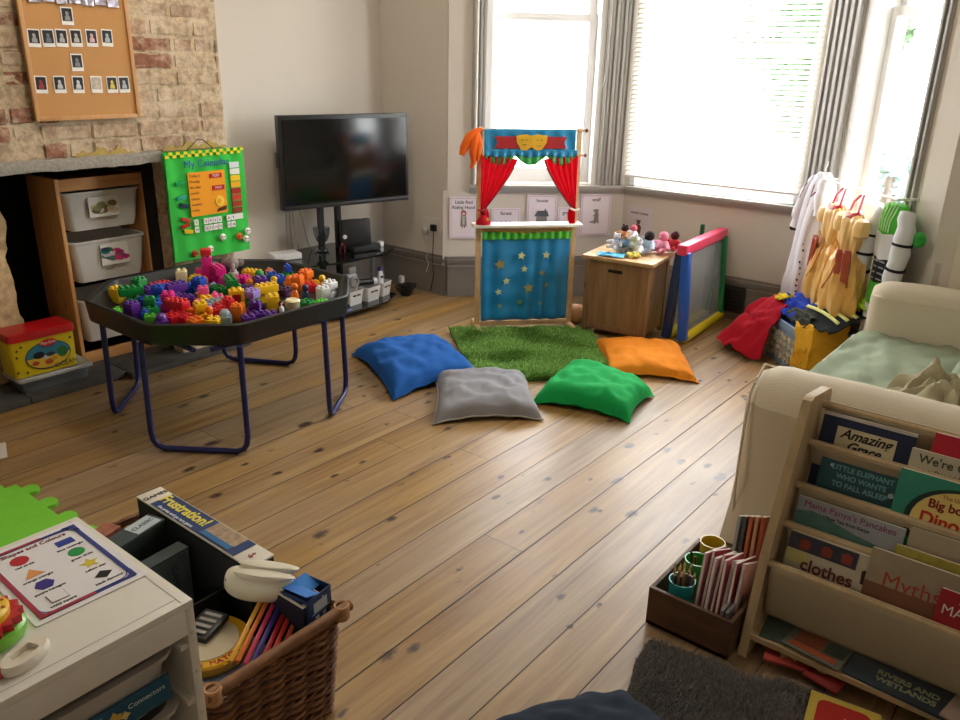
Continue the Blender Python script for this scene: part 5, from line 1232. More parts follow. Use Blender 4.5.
stt = heap('striped_costume', 'black costume with pale yellow stripes folded over the back of the clothes crate', 'costume', cloth('#1d2226'), [
    [(.17, -.28, .33), (.03, -.30, .36), (-.16, -.31, .36)], [(.17, -.20, .37), (.03, -.20, .39), (-.17, -.22, .39)], [(.17, -.10, .35), (.03, -.08, .365), (-.17, -.12, .36)], [(.16, -.03, .285), (.03, -.01, .29), (-.15, -.03, .29)]], T=TC, seed=5, amp=.016)
m_ = MB()
for k in range(3): m_.grid(lambda a, b: (.15-.31*a, -.055-.045*k-.014*b, .350+.014*k+.010*b+.012*math.sin(a*3.1)+.004), 14, 1)
o = m_.build('yellow_stripe', cloth('#d9dc8a'), stt, fix=False); md = o.modifiers.new('t', 'SOLIDIFY'); md.thickness = .003
heap('yellow_costume', 'mustard yellow costume hanging over the near right side of the clothes crate', 'costume', cloth('#dba62a'), [
    [(.12, -.02, .29), (.02, -.10, .295), (-.02, -.22, .29)], [(.07, .025, .28), (-.04, -.02, .285), (-.05, -.2, .28)], [(.02, .045, .18), (-.075, .01, .19), (-.08, -.18, .19)], [(.02, .05, .06), (-.085, .015, .07), (-.09, -.17, .07)]], T=TC, seed=6, amp=.034)
heap('lime_costume', 'bright lime green cloth behind the sofa arm on the clothes crate', 'cloth', cloth('#b5e03a'), [
    [(-.02, -.28, .42), (-.16, -.30, .43)], [(-.02, -.22, .43), (-.17, -.24, .45)], [(-.02, -.17, .41), (-.15, -.19, .42)]], T=TC, seed=7, amp=.03, res=16)
heap('dark_costume', 'black and yellow trimmed cloth at the front of the clothes crate', 'cloth', cloth('#3b3f36'), [
    [(.22, -.08, .33), (.10, -.10, .34), (.0, -.12, .34)], [(.22, -.02, .32), (.10, -.03, .325), (.0, -.04, .32)], [(.2, .01, .27), (.1, .015, .275), (.02, .01, .275)]], T=TC, seed=9, amp=.02, res=18)

# ---- sofa ----------------------------------------------------------------------------
so = thing('sofa', 'cream slipcovered sofa with broad rounded arms facing the fireplace wall', 'sofa', loc=(3.15, .4, 0))
def W(x, y, z): return V((x-3.15, y-.4, z))
def arm(x0, x1, zt, y0, y1, z0, flare=0):
    rings = []; n = 30
    prof = []
    w_ = x1-x0; r_ = w_*.42
    # cross-section in xz, closed loop
    prof.append((x0-flare, z0)); prof.append((x0-flare*.4, z0+.12)); prof.append((x0, z0+.25*(zt-z0)+.05)); prof.append((x0, zt-r_))
    for k in range(9): a = PI-PI*k/8; prof.append(((x0+x1)/2+w_/2*math.cos(a), zt-r_+r_*math.sin(a)))
    prof.append((x1, zt-r_)); prof.append((x1, z0+.1)); prof.append((x1, z0))
    for j in range(n+1):
        y = y0+(y1-y0)*j/n; sh = 1-.0*(j/n); e = max(0, (j-(n-3))/3.)
        inset = .035*(1-math.sqrt(max(0, 1-e*e)))
        ring = []
        for (x, z) in prof:
            cx = (x0+x1)/2; xx = cx+(x-cx)*(1-inset/(w_/2)*.9*(1 if z > z0+.1 else .2)); zz = z-(inset if z > zt-r_ else 0)
            d = nz((xx*1.0, y, z), 5)*.010+nz((xx, y, z), 14, 2)*.004
            ring.append(W(xx+d, y+.3*d, max(z0, zz+d*.5)))
        rings.append(ring)
    return rings
m_ = MB(); m_.rings(arm(2.37, 2.62, .605, -.55, .80, .01, .05)); m_.build('near_arm', CREAM, so, sharp=70)
m_ = MB(); m_.rings(arm(3.79, 3.955, .63, -.40, .79, .01, 0)); m_.build('far_arm', CREAM, so, sharp=70)
m_ = MB(); m_.box(W(3.21, .16, .165), (1.20, 1.30, .32), None, .03, seg=3); m_.build('seat_base', CREAM, so)
m_ = MB(); m_.box(W(3.21, .30, .33), (1.19, 1.06, .10), None, .035, seg=4); m_.build('seat_cushion', CREAM, so)
m_ = MB(); m_.box(W(3.19, -.42, .45), (1.50, .26, .88), None, .09, seg=5); m_.build('backrest', CREAM, so)
m_ = MB(); m_.tube([W(2.372, .775, .02), W(2.372, .785, .2), W(2.372, .785, .42), W(2.385, .785, .53), W(2.42, .785, .575)], .004, 6); m_.tube([W(2.40, .78, .56), W(2.50, .79, .597), W(2.60, .78, .56)], .004, 6)
m_.build('piping_seam', CREAM, so)
th_ = thing('sofa_throw', 'sage green sheet spread over the sofa seat', 'throw', loc=(3.2, .35, 0))
def tf(a, b):
    x = 2.66+1.12*a; y = -.22+1.11*b; zz = .392
    if y > .80: zz -= (y-.80)*1.6; 
    yy = min(y, .865+.012*math.sin(a*9)); 
    w_ = .018*abs(nz((x*1.6, y*7+2.5*x, 1), 1.0))+.018*abs(nz((x*4, y*11-3*x, 4), 1.))+.006*nz((x*11, y*18, 4), 1.)
    if a < .08: zz += .012
    return (x-3.2, yy-.35, zz+w_)
SAGE = cloth('#98a58c', var=.06)
o = MB().grid(tf, 60, 60).build('sheet', SAGE, th_, fix=False); md = o.modifiers.new('t', 'SOLIDIFY'); md.thickness = .004
kh = thing('khaki_cloth', 'crumpled khaki and cream cloth on the sofa beside the near arm', 'cloth', loc=(2.78, .30, .39))
def lump(a, b, sx, sy, h, seed):
    x, y = (a-.5)*2, (b-.5)*2; e = max(0, 1-x*x*.95-y*y*.95)**.5
    return (x*sx+.02*nz((a*5, b*5, seed), 1), y*sy+.02*nz((a*5, b*5, seed+5), 1), h*e*(.75+.6*abs(nz((a*6, b*6, seed), 1.1)))+.004+.02*abs(nz((a*10, b*10, seed), 1))*e)
MB().grid(lambda a, b: lump(a, b, .15, .20, .215, 3), 44, 44).build('cloth_lump', mat('khaki_print', '#aba487', .9, var=.4, scale=22, bump=.4), kh, fix=False)
k2 = thing('leafy_cushion', 'pale green and white patterned cushion on the sofa at the right edge of the photo', 'cushion', loc=(3.26, .20, .40))
MB().grid(lambda a, b: lump(a, b, .14, .15, .20, 8), 30, 30).build('cushion_cover', mat('leaf_print', '#9aa98f', .9, var=.5, scale=35), k2, fix=False)
# cream panel fixed to the wall behind the far arm
CRP = mat('cream_paint', '#d9cfba', .6, var=.03)
m_ = MB(); m_.b2(3.975, 4.0, -.08, .52, .275, .87, .004)
for k in range(4): m_.b2(3.970, 3.976, -.05+k*.14, .06+k*.14, .32, .83, .002)
struct('trim_10', m_, CRP)

# ---- sling bookcase --------------------------------------------------------------------
bkc = thing('sling_bookcase', 'pale wooden children\'s bookcase with cream canvas pockets against the sofa arm', 'bookcase', loc=(1.95, .2, 0))
def Wb(x, y, z): return V((x-1.95, y-.2, z))
YE0, YE1 = -.20, .512
MDF = wood('birch_ply', '#b9a079', '#cbb38a', .5, 'z', knots=.05)
for y in (YE1, YE0-.02):
    Tp = M4(((1, 0, 0, 0), (0, 0, -1, y+.024), (0, 1, 0, 0), (0, 0, 0, 1)))
    m_ = MB(); m_.prism([(1.838, 0), (2.27, 0), (2.235, .665), (2.215, .676), (2.065, .697), (2.045, .69), (1.895, .29)], 0, .024, T=Tp)
    q = m_.build('side_panel', MDF, bkc, M4.Translation((-1.95, -.2, 0)))
CAN = mat('canvas', '#b4a588', .9, var=.06, scale=200, bump=.25)
lev = [(2.165, .645), (2.085, .560), (2.040, .450), (1.985, .355), (1.908, .268)]
for i, (x, z) in enumerate(lev):
    MB().cyl(Wb(x, YE0, z), Wb(x, YE1, z), .011, 12).build('dowel', MDF, bkc)
def canvas(i, xb, zb):
    x, z = lev[i]
    def f(a, b):
        y = YE0+.006+(YE1-YE0-.016)*a; c = abs(2*a-1)
        if b < .12: t = b/.12; return Wb(x+.013*math.cos(PI*t), y, z+.013*math.sin(PI*t))
        t = (b-.12)/.88
        return Wb(x-.013+(xb-x+.013)*t-.012*math.sin(t*PI)*(1-c*.3)+.003*nz((y*12, t*3, i), 1), y, z+(zb-z)*t)
    o = MB().grid(f, 40, 14).build('canvas_pocket', CAN, bkc, fix=False); md = o.modifiers.new('t', 'SOLIDIFY'); md.thickness = .003
canvas(0, 2.20, .50); canvas(1, 2.13, .44); canvas(2, 2.08, .33); canvas(3, 2.03, .24); canvas(4, 1.915, .105)
MB().b2(1.850-1.95, 2.24-1.95, YE0-.2, YE1-.2, .055, .071).build('bottom_shelf', MDF, bkc)
t15 = math.radians(15); NB = V((-math.cos(t15), 0, math.sin(t15))); UPB = V((math.sin(t15), 0, math.cos(t15)))
def book(label, y1, y0, ztop, xtop, h, cover, t=.010, group='picture books in the bookcase pockets', out=0, title=None, name='book', tilt=0):
    """y1 = left edge (larger y), y0 = right edge; top centre at xtop,ztop"""
    w_ = y1-y0; top = V((xtop, (y1+y0)/2, ztop)); c = top-UPB*(h/2)
    T = fr(c+NB*out, NB, up=UPB, tilt=tilt)
    b = thing(name, label, 'book', T=T, group=group)
    MB().box((0, 0, 0), (w_, h, t), None, .001).build('cover', cover if not isinstance(cover, str) else paper(cover), b)
    MB().box((.001, 0, 0), (w_-.004, h+.001, t*.7)).build('pages', paper('#e3ded0'), b)
    b['_'] = 0; del b['_']
    return b, w_, h, t/2+.0002
PA = paper
b, w_, h, z = book('dark blue picture book titled Amazing Grace, in the top canvas pocket at the left', .496, .268, .640, 2.135, .24, '#1f2b4c')
flat('title_plate', rect(-.073, .073, h/2-.10, h/2-.030), PA('#d9cda8'), b, z); text('Amazing', .036, PA('#1d1b18'), b, 0, h/2-.047, z+.001, bold=.0008, shear=.35); text('Grace', .034, PA('#1d1b18'), b, 0, h/2-.078, z+.001, bold=.0008, shear=.35)
flat('white_edge_strip', rect(-w_/2, w_/2, h/2-.008, h/2), PA('#c9c4b8'), b, z)
b, w_, h, z = book('bright red book at the right of the top canvas pocket', .232, .02, .655, 2.145, .20, '#b5162a', t=.014); text('Hairy', .034, PA('#e8b8b0'), b, 0, h/2-.04, z)
b, w_, h, z = book('pale book titled We\'re Going on a Bear Hunt, below the red book', .272, .0, .610, 2.118, .20, '#b9b29a'); text("We're Going", .030, PA('#3c4a3a'), b, -w_/2+.02, h/2-.022, z, align='LEFT', bold=.0004); text('on a Bear Hunt', .020, PA('#55503c'), b, -w_/2+.02, h/2-.05, z, align='LEFT')
b, w_, h, z = book('teal book about a little elephant who wants to fall asleep, in the second pocket', .470, .268, .546, 2.088, .20, mat('teal_cover', '#16505a', .4, var=.4, scale=12))
for k, s in enumerate(['LITTLE ELEPHANT', 'WHO WANTS', 'TO FALL ASLEEP']): text(s, .019, PA('#7fb9c4'), b, .005, h/2-.032-k*.022, z, bold=.0003)
flat('moon_spot', circ(.007, 12, .08, h/2-.065), PA('#b9ccd0'), b, z); flat('moon_spot', circ(.005, 12, -.072, h/2-.03), PA('#b9ccd0'), b, z)
b, w_, h, z = book('green book titled Big book of Dinosaurs with a yellow oval, right of the elephant book', .279, .04, .568, 2.074, .22, '#2f8a72', t=.012)
flat('dark_oval', circ(.125, 30, .035, -.0+.0, .095), PA('#1c3a34'), b, z); flat('yellow_oval', circ(.116, 30, .040, .0, .088), PA('#e9d27a'), b, z+.0008); text('The Usborne', .014, PA('#a3521e'), b, .02, .068, z+.0018); text('Big book of', .030, PA('#8c1e1a'), b, .026, .045, z+.0018, bold=.0008); text('Dinosaurs', .044, PA('#c5261c'), b, .035, .005, z+.0018, bold=.0012)
b, w_, h, z = book('pale picture book titled Mama Panya\'s Pancakes, in the third pocket', .495, .232, .431, 2.022, .19, '#9fa3a8')
text("Mama Panya's Pancakes", .024, PA('#8a2a60'), b, 0, h/2-.016, z, bold=.0005); text('A Village Tale from Kenya', .012, PA('#2a2a30'), b, -.01, h/2-.036, z, bold=.0003)
flat('green_hills', [(-.13, -.02), (.13, -.02), (.13, h/2-.070), (.02, h/2-.055), (-.03, h/2-.042), (-.09, h/2-.03), (-.13, h/2-.04)], mat('cover_green', '#4d7a70', .6, var=.35, scale=40), b, z)
b, w_, h, z = book('plain cream backed book at the right of the third pocket', .224, .02, .440, 2.03, .17, '#a89a80')
b, w_, h, z = book('yellow book peeping out behind the Myths book', .244, .01, .398, 1.998, .16, mat('yellow_speckle', '#a3963c', .7, var=.4, scale=60))
b, w_, h, z = book('board book titled clothes with red shapes, in the lowest pocket at the left', .486, .252, .352, 1.972, .20, '#c6bea6')
flat('dark_picture_strip', rect(-w_/2, .055, h/2-.046, h/2-.002), mat('cover_dark', '#3a3c48', .6, var=.5, scale=50), b, z)
for x in (-.075, -.02, .03): flat('red_shape', [(x-.012, h/2-.040), (x+.012, h/2-.040), (x+.014, h/2-.018), (x, h/2-.010), (x-.014, h/2-.018)], PA('#8c3a30'), b, z+.001)
flat('yellow_patch', rect(-w_/2, -.06, h/2-.08, h/2-.046), PA('#c3bb7c'), b, z); text('clothes', .045, PA('#6a2a28'), b, -.01, h/2-.080, z+.001, bold=.001); flat('brown_coat', [(.072, h/2-.075), (.108, h/2-.075), (.110, h/2-.042), (.09, h/2-.030), (.070, h/2-.042)], PA('#33201c'), b, z)
b, w_, h, z = book('tan book titled Myths in the lowest pocket right of the clothes book', .288, .02, .385, 1.968, .22, mat('tan_cover', '#9a8a70', .6, var=.2, scale=20)); text('Myths', .055, PA('#a8452a'), b, -.030, h/2-.070, z, bold=.0003); flat('brown_band', rect(-w_/2, w_/2, -.06, h/2-.085), PA('#7c5238'), b, z-.0001)
b, w_, h, z = book('red book marked MA at the right edge of the lowest pocket', .124, -.05, .352, 1.952, .15, '#9c1a20', out=.006); text('MA', .034, PA('#e6d8d0'), b, -.052, h/2-.048, z, bold=.0001); text('F', .02, PA('#e6d8d0'), b, -.04, h/2-.02, z)
# magazines on the bottom shelf
def flatbook(label, loc, rz, w_, h, t, cover, name='book', group=None, tiltx=0):
    b = thing(name, label, 'book', loc=loc, rz=rz, group=group)
    if tiltx: b.rotation_euler = (0, tiltx, rz)
    MB().box((0, 0, t/2), (w_, h, t), None, .001).build('cover', cover if not isinstance(cover, str) else PA(cover), b)
    MB().box((.001, 0, t/2), (w_+.001, h-.004, t*.7)).build('pages', PA('#d9d4c6'), b)
    return b
# local x = toward the back (+x world), y = to the left
b = flatbook('grey-green picture book lying on the bottom shelf at the left', (1.965, .42, .0715), .12, .20, .17, .006, mat('grey_green', '#4a5a50', .6, var=.4, scale=20), group='books on the bottom shelf')
b = flatbook('photo magazine with orange pictures lying on the bottom shelf', (1.955, .35, .080), -.1, .21, .15, .005, mat('mag_grey', '#6a6a62', .6, var=.4, scale=20), group='books on the bottom shelf')
for (x, y, w2, h2, c) in ((-.03, .02, .08, .07, '#8e4a2e'), (-.04, -.045, .05, .05, '#3c4a3a'), (-.085, .0, .02, .12, '#b0542c'), (.03, .0, .03, .12, '#7c3a28')): flat('photo', rect(x-w2/2, x+w2/2, y-h2/2, y+h2/2), mat('print_'+c.strip('#'), c, .5, var=.4, scale=70), b, .0052)
b = flatbook('dark book titled Rivers and Wetlands lying on the bottom shelf', (1.955, .155, .0715), -.05, .21, .24, .007, mat('river_cover', '#2c3a44', .5, var=.5, scale=14), group='books on the bottom shelf')
q = text('RIVERS AND', .026, PA('#9aa080'), b, -.045, -.02, .0078, rot=-PI/2, bold=.0008); q = text('WETLANDS', .026, PA('#9aa080'), b, -.072, -.02, .0078, rot=-PI/2, bold=.0008)
b = flatbook('pale pink backed book at the right end of the bottom shelf', (1.93, -.03, .080), -.2, .2, .14, .006, mat('pink_beige', '#a08c80', .6, var=.2), group='books on the bottom shelf')
b = flatbook('red and cream patterned book on the rug under the bottom shelf', (1.90, .42, .030), .25, .13, .12, .008, mat('red_cream', '#a33a30', .6, var=.7, scale=14), group='books on the rug'); flat('cream_shape', star(.04, -.01, .0, 6, .6), PA('#c9b58a'), b, .0085)
b = flatbook('red and cream book lying beside it nearer the middle of the shelf', (1.875, .31, .030), -.2, .10, .09, .008, mat('red_cream2', '#8c2c28', .6, var=.5, scale=14), group='books on the rug'); flat('cream_shape', circ(.025, 10, .01, .02), PA('#c9b58a'), b, .0085)
b = flatbook('red and yellow picture book lying on the grey rug at the bottom edge', (1.72, .235, .030), .15, .16, .16, .008, '#c9b24a', group='books on the rug'); flat('red_panel', rrect(.12, .12, .02), PA('#b3241c'), b, .0085); flat('yellow_motif', star(.02, .0, -.01, 5), PA('#e0c84a'), b, .0095)

# ---- wooden crate with pencils and exercise books ------------------------------------
wc = thing('wooden_crate', 'open dark wooden crate on the floor left of the bookcase holding pots and exercise books', 'crate', loc=(1.79, .515, 0), rz=.0)
DW = wood('dark_crate_wood', '#4d3524', '#6a4a32', .6, 'y', knots=.3)
# x 0..0.33 ; y 0..0.25
m_ = MB(); m_.b2(0, .33, .035, .27, 0.005, .015); m_.build('crate_base', DW, wc)
for (a, b_, c, d) in ((-.0, .012, .03, .275), (.318, .33, .03, .275), (.012, .318, .263, .275), (.012, .318, .03, .042)): MB().b2(a, b_, c, d, 0.004, .125, .002).build('crate_side', DW, wc)
def pot(label, x, y, r_, h, col, n=0, z=.016):
    t = thing('pencil_pot', label, 'pot', loc=(1.79+x, .515+y, z), group='plastic pots in the wooden crate')
    MB().lathe([(r_*.8, 0), (r_, h), (r_*1.04, h), (r_*1.04, h+.003), (r_*.94, h+.003), (r_*.76, .004), (0, .004)], seg=24).build('pot_body', plastic(col), t)
    return t
p1 = pot('teal plastic pot full of pencils at the near left of the wooden crate', .060, .205, .036, .13, '#1f9aa0')
p2 = pot('bright green plastic pot at the far side of the wooden crate', .175, .212, .036, .135, '#3fb53f')
p3 = pot('yellow plastic pot in the far corner of the wooden crate', .268, .208, .036, .15, '#cdb02e')
r = random.Random(21); pc = ['#c2a05c', '#b88a4a', '#8c2c2c', '#d2b06a', '#3c2a24', '#a33a3a', '#c9b27a', '#6a1e28', '#caa24c', '#2c2c30', '#b57a3a']
for k in range(11):
    a = k*2.4; rr = .018*math.sqrt((k+1)/11); bx_, by_ = rr*math.cos(a), rr*math.sin(a)
    t = thing('pencil', '%s pencil standing in the teal pot' % ['tan', 'light brown', 'dark red', 'straw', 'dark brown', 'brick red', 'beige', 'maroon', 'golden', 'black', 'ochre'][k], 'pencil', loc=(1.85+bx_, .72+by_, .022), group='pencils in the teal pot')
    tp = V((bx_*.7, by_*.7, .145+r.uniform(0, .025)))
    m_ = MB(); m_.cyl((0, 0, 0), tp, .0036, 6); m_.build('pencil_shaft', PA(pc[k]), t); MB().cyl(tp, tp*1.07, .0036, 6, r1=.0008).build('pencil_tip', PA('#d9c49a'), t)
for k, (dx, dy, c) in enumerate(((.0, .0, '#1a1a1c'), (.014, -.008, '#8c2a2a'))):
    t = thing('pencil', '%s pencil leaning in the green pot' % ['black', 'red'][k], 'pencil', loc=(1.965+dx, .727+dy, .022), group=None); MB().cyl((0, 0, 0), (-.025, .012, .165-.02*k), .0038, 6).build('pencil_shaft', PA(c), t)
cols = ['#c9838c', '#a8303c', '#d9b9c0', '#b0404a', '#c96a78', '#e0ccd0', '#8f2a34', '#d8a8ae']
cols_n = ['dusty pink', 'crimson', 'pale pink', 'brick red', 'rose', 'off-white pink', 'dark red', 'blush']
for k in range(8):
    y = .515+.150-k*.0145; b = thing('exercise_book', '%s thin exercise book standing in the wooden crate, %s' % (cols_n[k], 'nearest the teal pot' if k == 0 else ('nearest the bookcase' if k == 7 else 'in the tilted row')), 'book', loc=(1.885, y, .020), group='exercise books in the wooden crate')
    b.rotation_euler = (-.06, .34+.10*(k % 2), .03*math.sin(k*2))
    MB().box((.01, 0, .105), (.16, .009, .20+.008*math.sin(k*2.3)), None, .001).build('cover', PA(cols[k]), b)
    MB().box((.008, 0, .106), (.160, .006, .20+.008*math.sin(k*2.3))).build('pages', PA('#e4dcd8'), b)
for k in range(5):
    b = thing('magazine', ['grey magazine', 'dark grey magazine', 'orange magazine', 'tan magazine', 'rust magazine'][k]+' upright at the back of the wooden crate beside the bookcase', 'book', loc=(2.03, .640-k*.017, .020), group='magazines at the back of the wooden crate')
    b.rotation_euler = (-.10, .40, 0); MB().box((0, 0, .13), (.09, .010, .24+.01*k), None, .001).build('cover', PA(['#8f9494', '#4a4c50', '#b5603a', '#b98a6a', '#9c4a30'][k]), b)
    MB().box((0, 0, .131), (.088, .006, .241+.01*k)).build('pages', PA('#d8cfc4'), b)
for k in range(2):
    b = thing('magazine', 'dull grey folder leaning at the near end of the wooden crate, '+['inner one', 'outer one'][k], 'book', loc=(1.86, .572-k*.014, .018)); b.rotation_euler = (-.10, .0, 0); MB().box((0, 0, .06), (.11, .008, .12)).build('cover', PA(['#8e8a88', '#77737a'][k]), b)

# ---- white storage unit in the corner --------------------------------------------------
WM = mat('white_laminate', '#e4dfd2', .42, var=.03)
wu = thing('white_storage_unit', 'low white storage unit with sliding tubs in the bottom left corner of the photo', 'storage unit', loc=(.145, 1.17, 0))
# local x -.5 .. .495 ; y 0 .. .44 ; top .56
m_ = MB(); m_.b2(-.495, .495, 0.0, .44, .545, .56, .002); m_.b2(-.495, .477, .0, .018, .490, .545, .001); m_.build('top_board', WM, wu)
m_ = MB(); m_.b2(-.49, .475, .022, .0228, .560, .5606); m_.b2(-.49, .475, .418, .4188, .56, .5606); m_.b2(.474, .4748, .005, .435, .56, .5606); m_.build('edge_groove', mat('groove', '#b5b0a4', .6), wu)
for x in (.486, .160, -.165, -.486): MB().b2(x-.009, x+.009, 0.001, .44, .0, .545, .002).build('side_panel', WM, wu)
for z in (.475, .345, .215):
    for x in (.470, .176, .144, -.149): MB().b2(x-.008, x+.008, .006, .43, z-.018, z-.006).build('runner_rail', WM, wu)
for z in (.49, .40, .30): MB().cyl((.486, .0005, z), (.486, -.001, z), .004, 10).build('screw_cap', mat('cap_white', '#d3cec2', .5), wu)
TB2 = mat('translucent_grey_tub', '#b5b0aa', .35, var=.03)
for (z, xc, st_) in ((.345, .323, 1), (.215, .323, 0), (.345, -.002, 0), (.06, .323, 0)):
    hgt_ = .118; m_ = MB()
    m_.rings([[(xc+x, .22+y, zz) for x, y in rrect(.27*k, .41*k2, .05)] for zz, k, k2 in ((z, .86, .92), (z+hgt_-.012, .98, .985), (z+hgt_-.008, 1.06, 1.03), (z+hgt_, 1.06, 1.03), (z+hgt_, .95, .95), (z+.008, .82, .88))])
    tbq = m_.build('sliding_tub', TB2, wu)
    if st_:
        Tl = M4(((1, 0, 0, xc), (0, 0, -1, .0185), (0, 1, 0, z+.052), (0, 0, 0, 1)))
        lb = MB().prism(rect(-.115, .115, -.035, .022), 0, .003).build('blue_label', PA('#1c5575'), tbq, Tl)
        flat('puzzle_shape', star(.017, .005, -.008, 5, .6), PA('#d9b84a'), lb, .003); flat('puzzle_shape', star(.010, .025, -.012, 4, .6), PA('#e6cf7a'), lb, .003)
        flat('pale_patch', rect(-.085, -.015, -.022, .012), PA('#5a9ab0'), lb, .003); text('Connectors', .015, PA('#dfe8ea'), lb, .068, .0, .003)
sh = thing('shapes_poster', 'laminated white sheet of coloured shapes titled Shapes and Colours on the white storage unit', 'poster', loc=(.525, 1.447, .5612), rz=-.02)
SW, SH = .205, .290
MB().prism(rrect(SW, SH, .004), 0, .0010).build('sheet', PA('#f2f0f3'), sh)
def ringpoly(w_, h, t, r_, name, m, z):
    a = rrect(w_, h, r_, 5); b = rrect(w_-2*t, h-2*t, max(r_-t, .003), 5); m_ = MB(); n = len(a)
    for i in range(n): j = (i+1) % n; m_.prism([a[i], a[j], b[j], b[i]], z, z+.0006)
    return m_.build(name, m, sh)
ringpoly(SW-.026, SH-.026, .008, .004, 'blue_border', PA('#2c3c8a'), .0011); ringpoly(SW-.040, SH-.040, .002, .022, 'inner_border', PA('#2c3c8a'), .0018)
hx_, hy_ = SW/2-.013, SH/2-.013
flat('red_border_side', rect(-hx_, -hx_+.0085, -hy_, hy_), PA('#a8324a'), sh, .0019); flat('red_border_side', rect(-hx_, .02, hy_-.0085, hy_), PA('#a8324a'), sh, .0021); flat('red_border_side', rect(-hx_, .01, -hy_, -hy_+.0085), PA('#a8324a'), sh, .0023)
for sx in (-1, 1):
    for sy in (-1, 1): flat('border_corner', [(sx*hx_, sy*hy_), (sx*(hx_-.026), sy*hy_), (sx*(hx_-.012), sy*(hy_-.010)), (sx*hx_, sy*(hy_-.028))][::(1 if sx*sy > 0 else -1)], PA('#a8324a' if sx < 0 else '#2c3c8a'), sh, .0026)
text('Shapes and Colours', .0155, PA('#7a1f2c'), sh, 0, .112, .0012, bold=.0003)
INK = mat('ink_dark', '#2a2a30', .7)
def S_(name, pts, h, cx, cy, cap_): flat(name, [(x+cx, y+cy) for x, y in pts], PA(h), sh, .0012); text(cap_, .0090, INK, sh, cx, cy-.024, .0012, bold=.0002)
xl, xr = -.040, .048
S_('red_circle', circ(.017, 24), '#c8202c', xl, .080, 'red circle'); S_('blue_rectangle', rect(-.017, .017, -.011, .011), '#2440a0', xr, .081, 'blue rectangle')
S_('green_circle', circ(.016, 24), '#1f9a48', xr, .030, 'green circle'); S_('orange_triangle', [(-.018, -.013), (.018, -.013), (0, .017)], '#eba25a', xl, .020, 'orange triangle')
S_('yellow_star', star(.019, 0, 0, 5, .42), '#e6d23a', xr, -.027, 'yellow star'); S_('purple_hexagon', circ(.018, 6), '#3a2a8a', xl, -.032, 'purple hexagon')
S_('black_diamond', [(-.017, 0), (0, -.014), (.017, 0), (0, .014)], '#141418', xr, -.082, 'black diamond'); S_('white_square_outline', rect(-.016, .016, -.015, .015), '#5a5a60', xl, -.086, 'white square'); flat('white_square', rect(xl-.0148, xl+.0148, -.0998, -.0722), PA('#f2f0f3'), sh, .0022)
# gear toy, white oval, red knob
gt = thing('gear_stacking_toy', 'round stacking toy with lime base, red cog and yellow disc on the white unit', 'toy', loc=(.352, 1.345, .561))
MB().lathe([(.062, 0), (.066, .006), (.066, .020), (.060, .026), (0, .026)], seg=32).build('lime_base', plastic('#7cc83a'), gt)
m_ = MB(); m_.prism([((.058+.006*math.sin(k*PI/2))*math.cos(2*PI*k/64), (.058+.006*math.sin(k*PI/2))*math.sin(2*PI*k/64)) for k in range(64)], .026, .040); m_.build('red_cog', plastic('#c41f2a'), gt)
MB().lathe([(.045, .040), (.046, .052), (.040, .056), (0, .056)], seg=28).build('yellow_disc', plastic('#efc42a'), gt)
MB().box((.008, .004, .075), (.030, .030, .036), M4.Rotation(.5, 3, 'Z'), .003).build('teal_block', plastic('#2196b4'), gt)
m_ = MB()
for k in range(10): m_.ball((.038*math.cos(k*.628), .038*math.sin(k*.628), .056), .0035, 8)
m_.build('orange_studs', plastic('#e07a2a'), gt)
wo = thing('white_oval_toy', 'white oval plastic piece with square hole on the white unit', 'toy', loc=(.372, 1.235, .561), rz=.35)
m_ = MB(); a = circ(.045, 28, 0, 0, .027); b = rrect(.042, .024, .004, 6)
m_.rings([[(x, y, 0) for x, y in circ(.043, 28, 0, 0, .025)], [(x, y, .010) for x, y in a], [(x, y, .017) for x, y in circ(.041, 28, 0, 0, .023)], [(x, y, .017) for x, y in [rrect(.042, .024, .004, 6)[(k+0) % 28] for k in range(28)]], [(x*.95, y*.95, .008) for x, y in b]]); m_.build('oval_body', plastic('#ece4d2'), wo)
rk = thing('red_toy_knob', 'small pinkish red plastic knob at the left edge of the white unit', 'toy', loc=(.322, 1.235, .561)); MB().lathe([(.016, 0), (.018, .006), (.014, .016), (0, .018)], seg=20).build('knob', plastic('#d8404a'), rk)

# ---- foam mat and paper ----------------------------------------------------------------
fm = thing('foam_mat', 'lime green jigsaw-edged foam floor mat behind the white storage unit', 'mat')
def jig(x0, y0, x1, y1):
    pts = []; n = 5
    def side(p, q, nx, ny):
        for k in range(n):
            for (t, o) in ((.0, 0), (.30, 0), (.26, .030), (.34, .048), (.5, .054), (.66, .048), (.74, .030), (.70, 0)):
                s = (k+t)/n; pts.append((p[0]+(q[0]-p[0])*s+nx*o*.9, p[1]+(q[1]-p[1])*s+ny*o*.9))
    side((x1, y0), (x1, y1), 1, 0); side((x1, y1), (x0, y1), 0, 1)
    pts.append((x0, y1)); pts.append((x0, y0)); return pts
MB().prism(jig(.30, 2.22, .975, 2.93), 0.001, .013).build('foam_tile', mat('lime_foam', '#7fd63a', .8, var=.06), fm)
wp_ = thing('paper_sheet', 'sheet of white paper on the floorboards at the left edge of the photo', 'paper', loc=(1.0, 3.30, .001), rz=-.35); MB().b2(-.10, .085, -.075, .075, 0, .001).build('sheet', PA('#e6ddd8'), wp_)

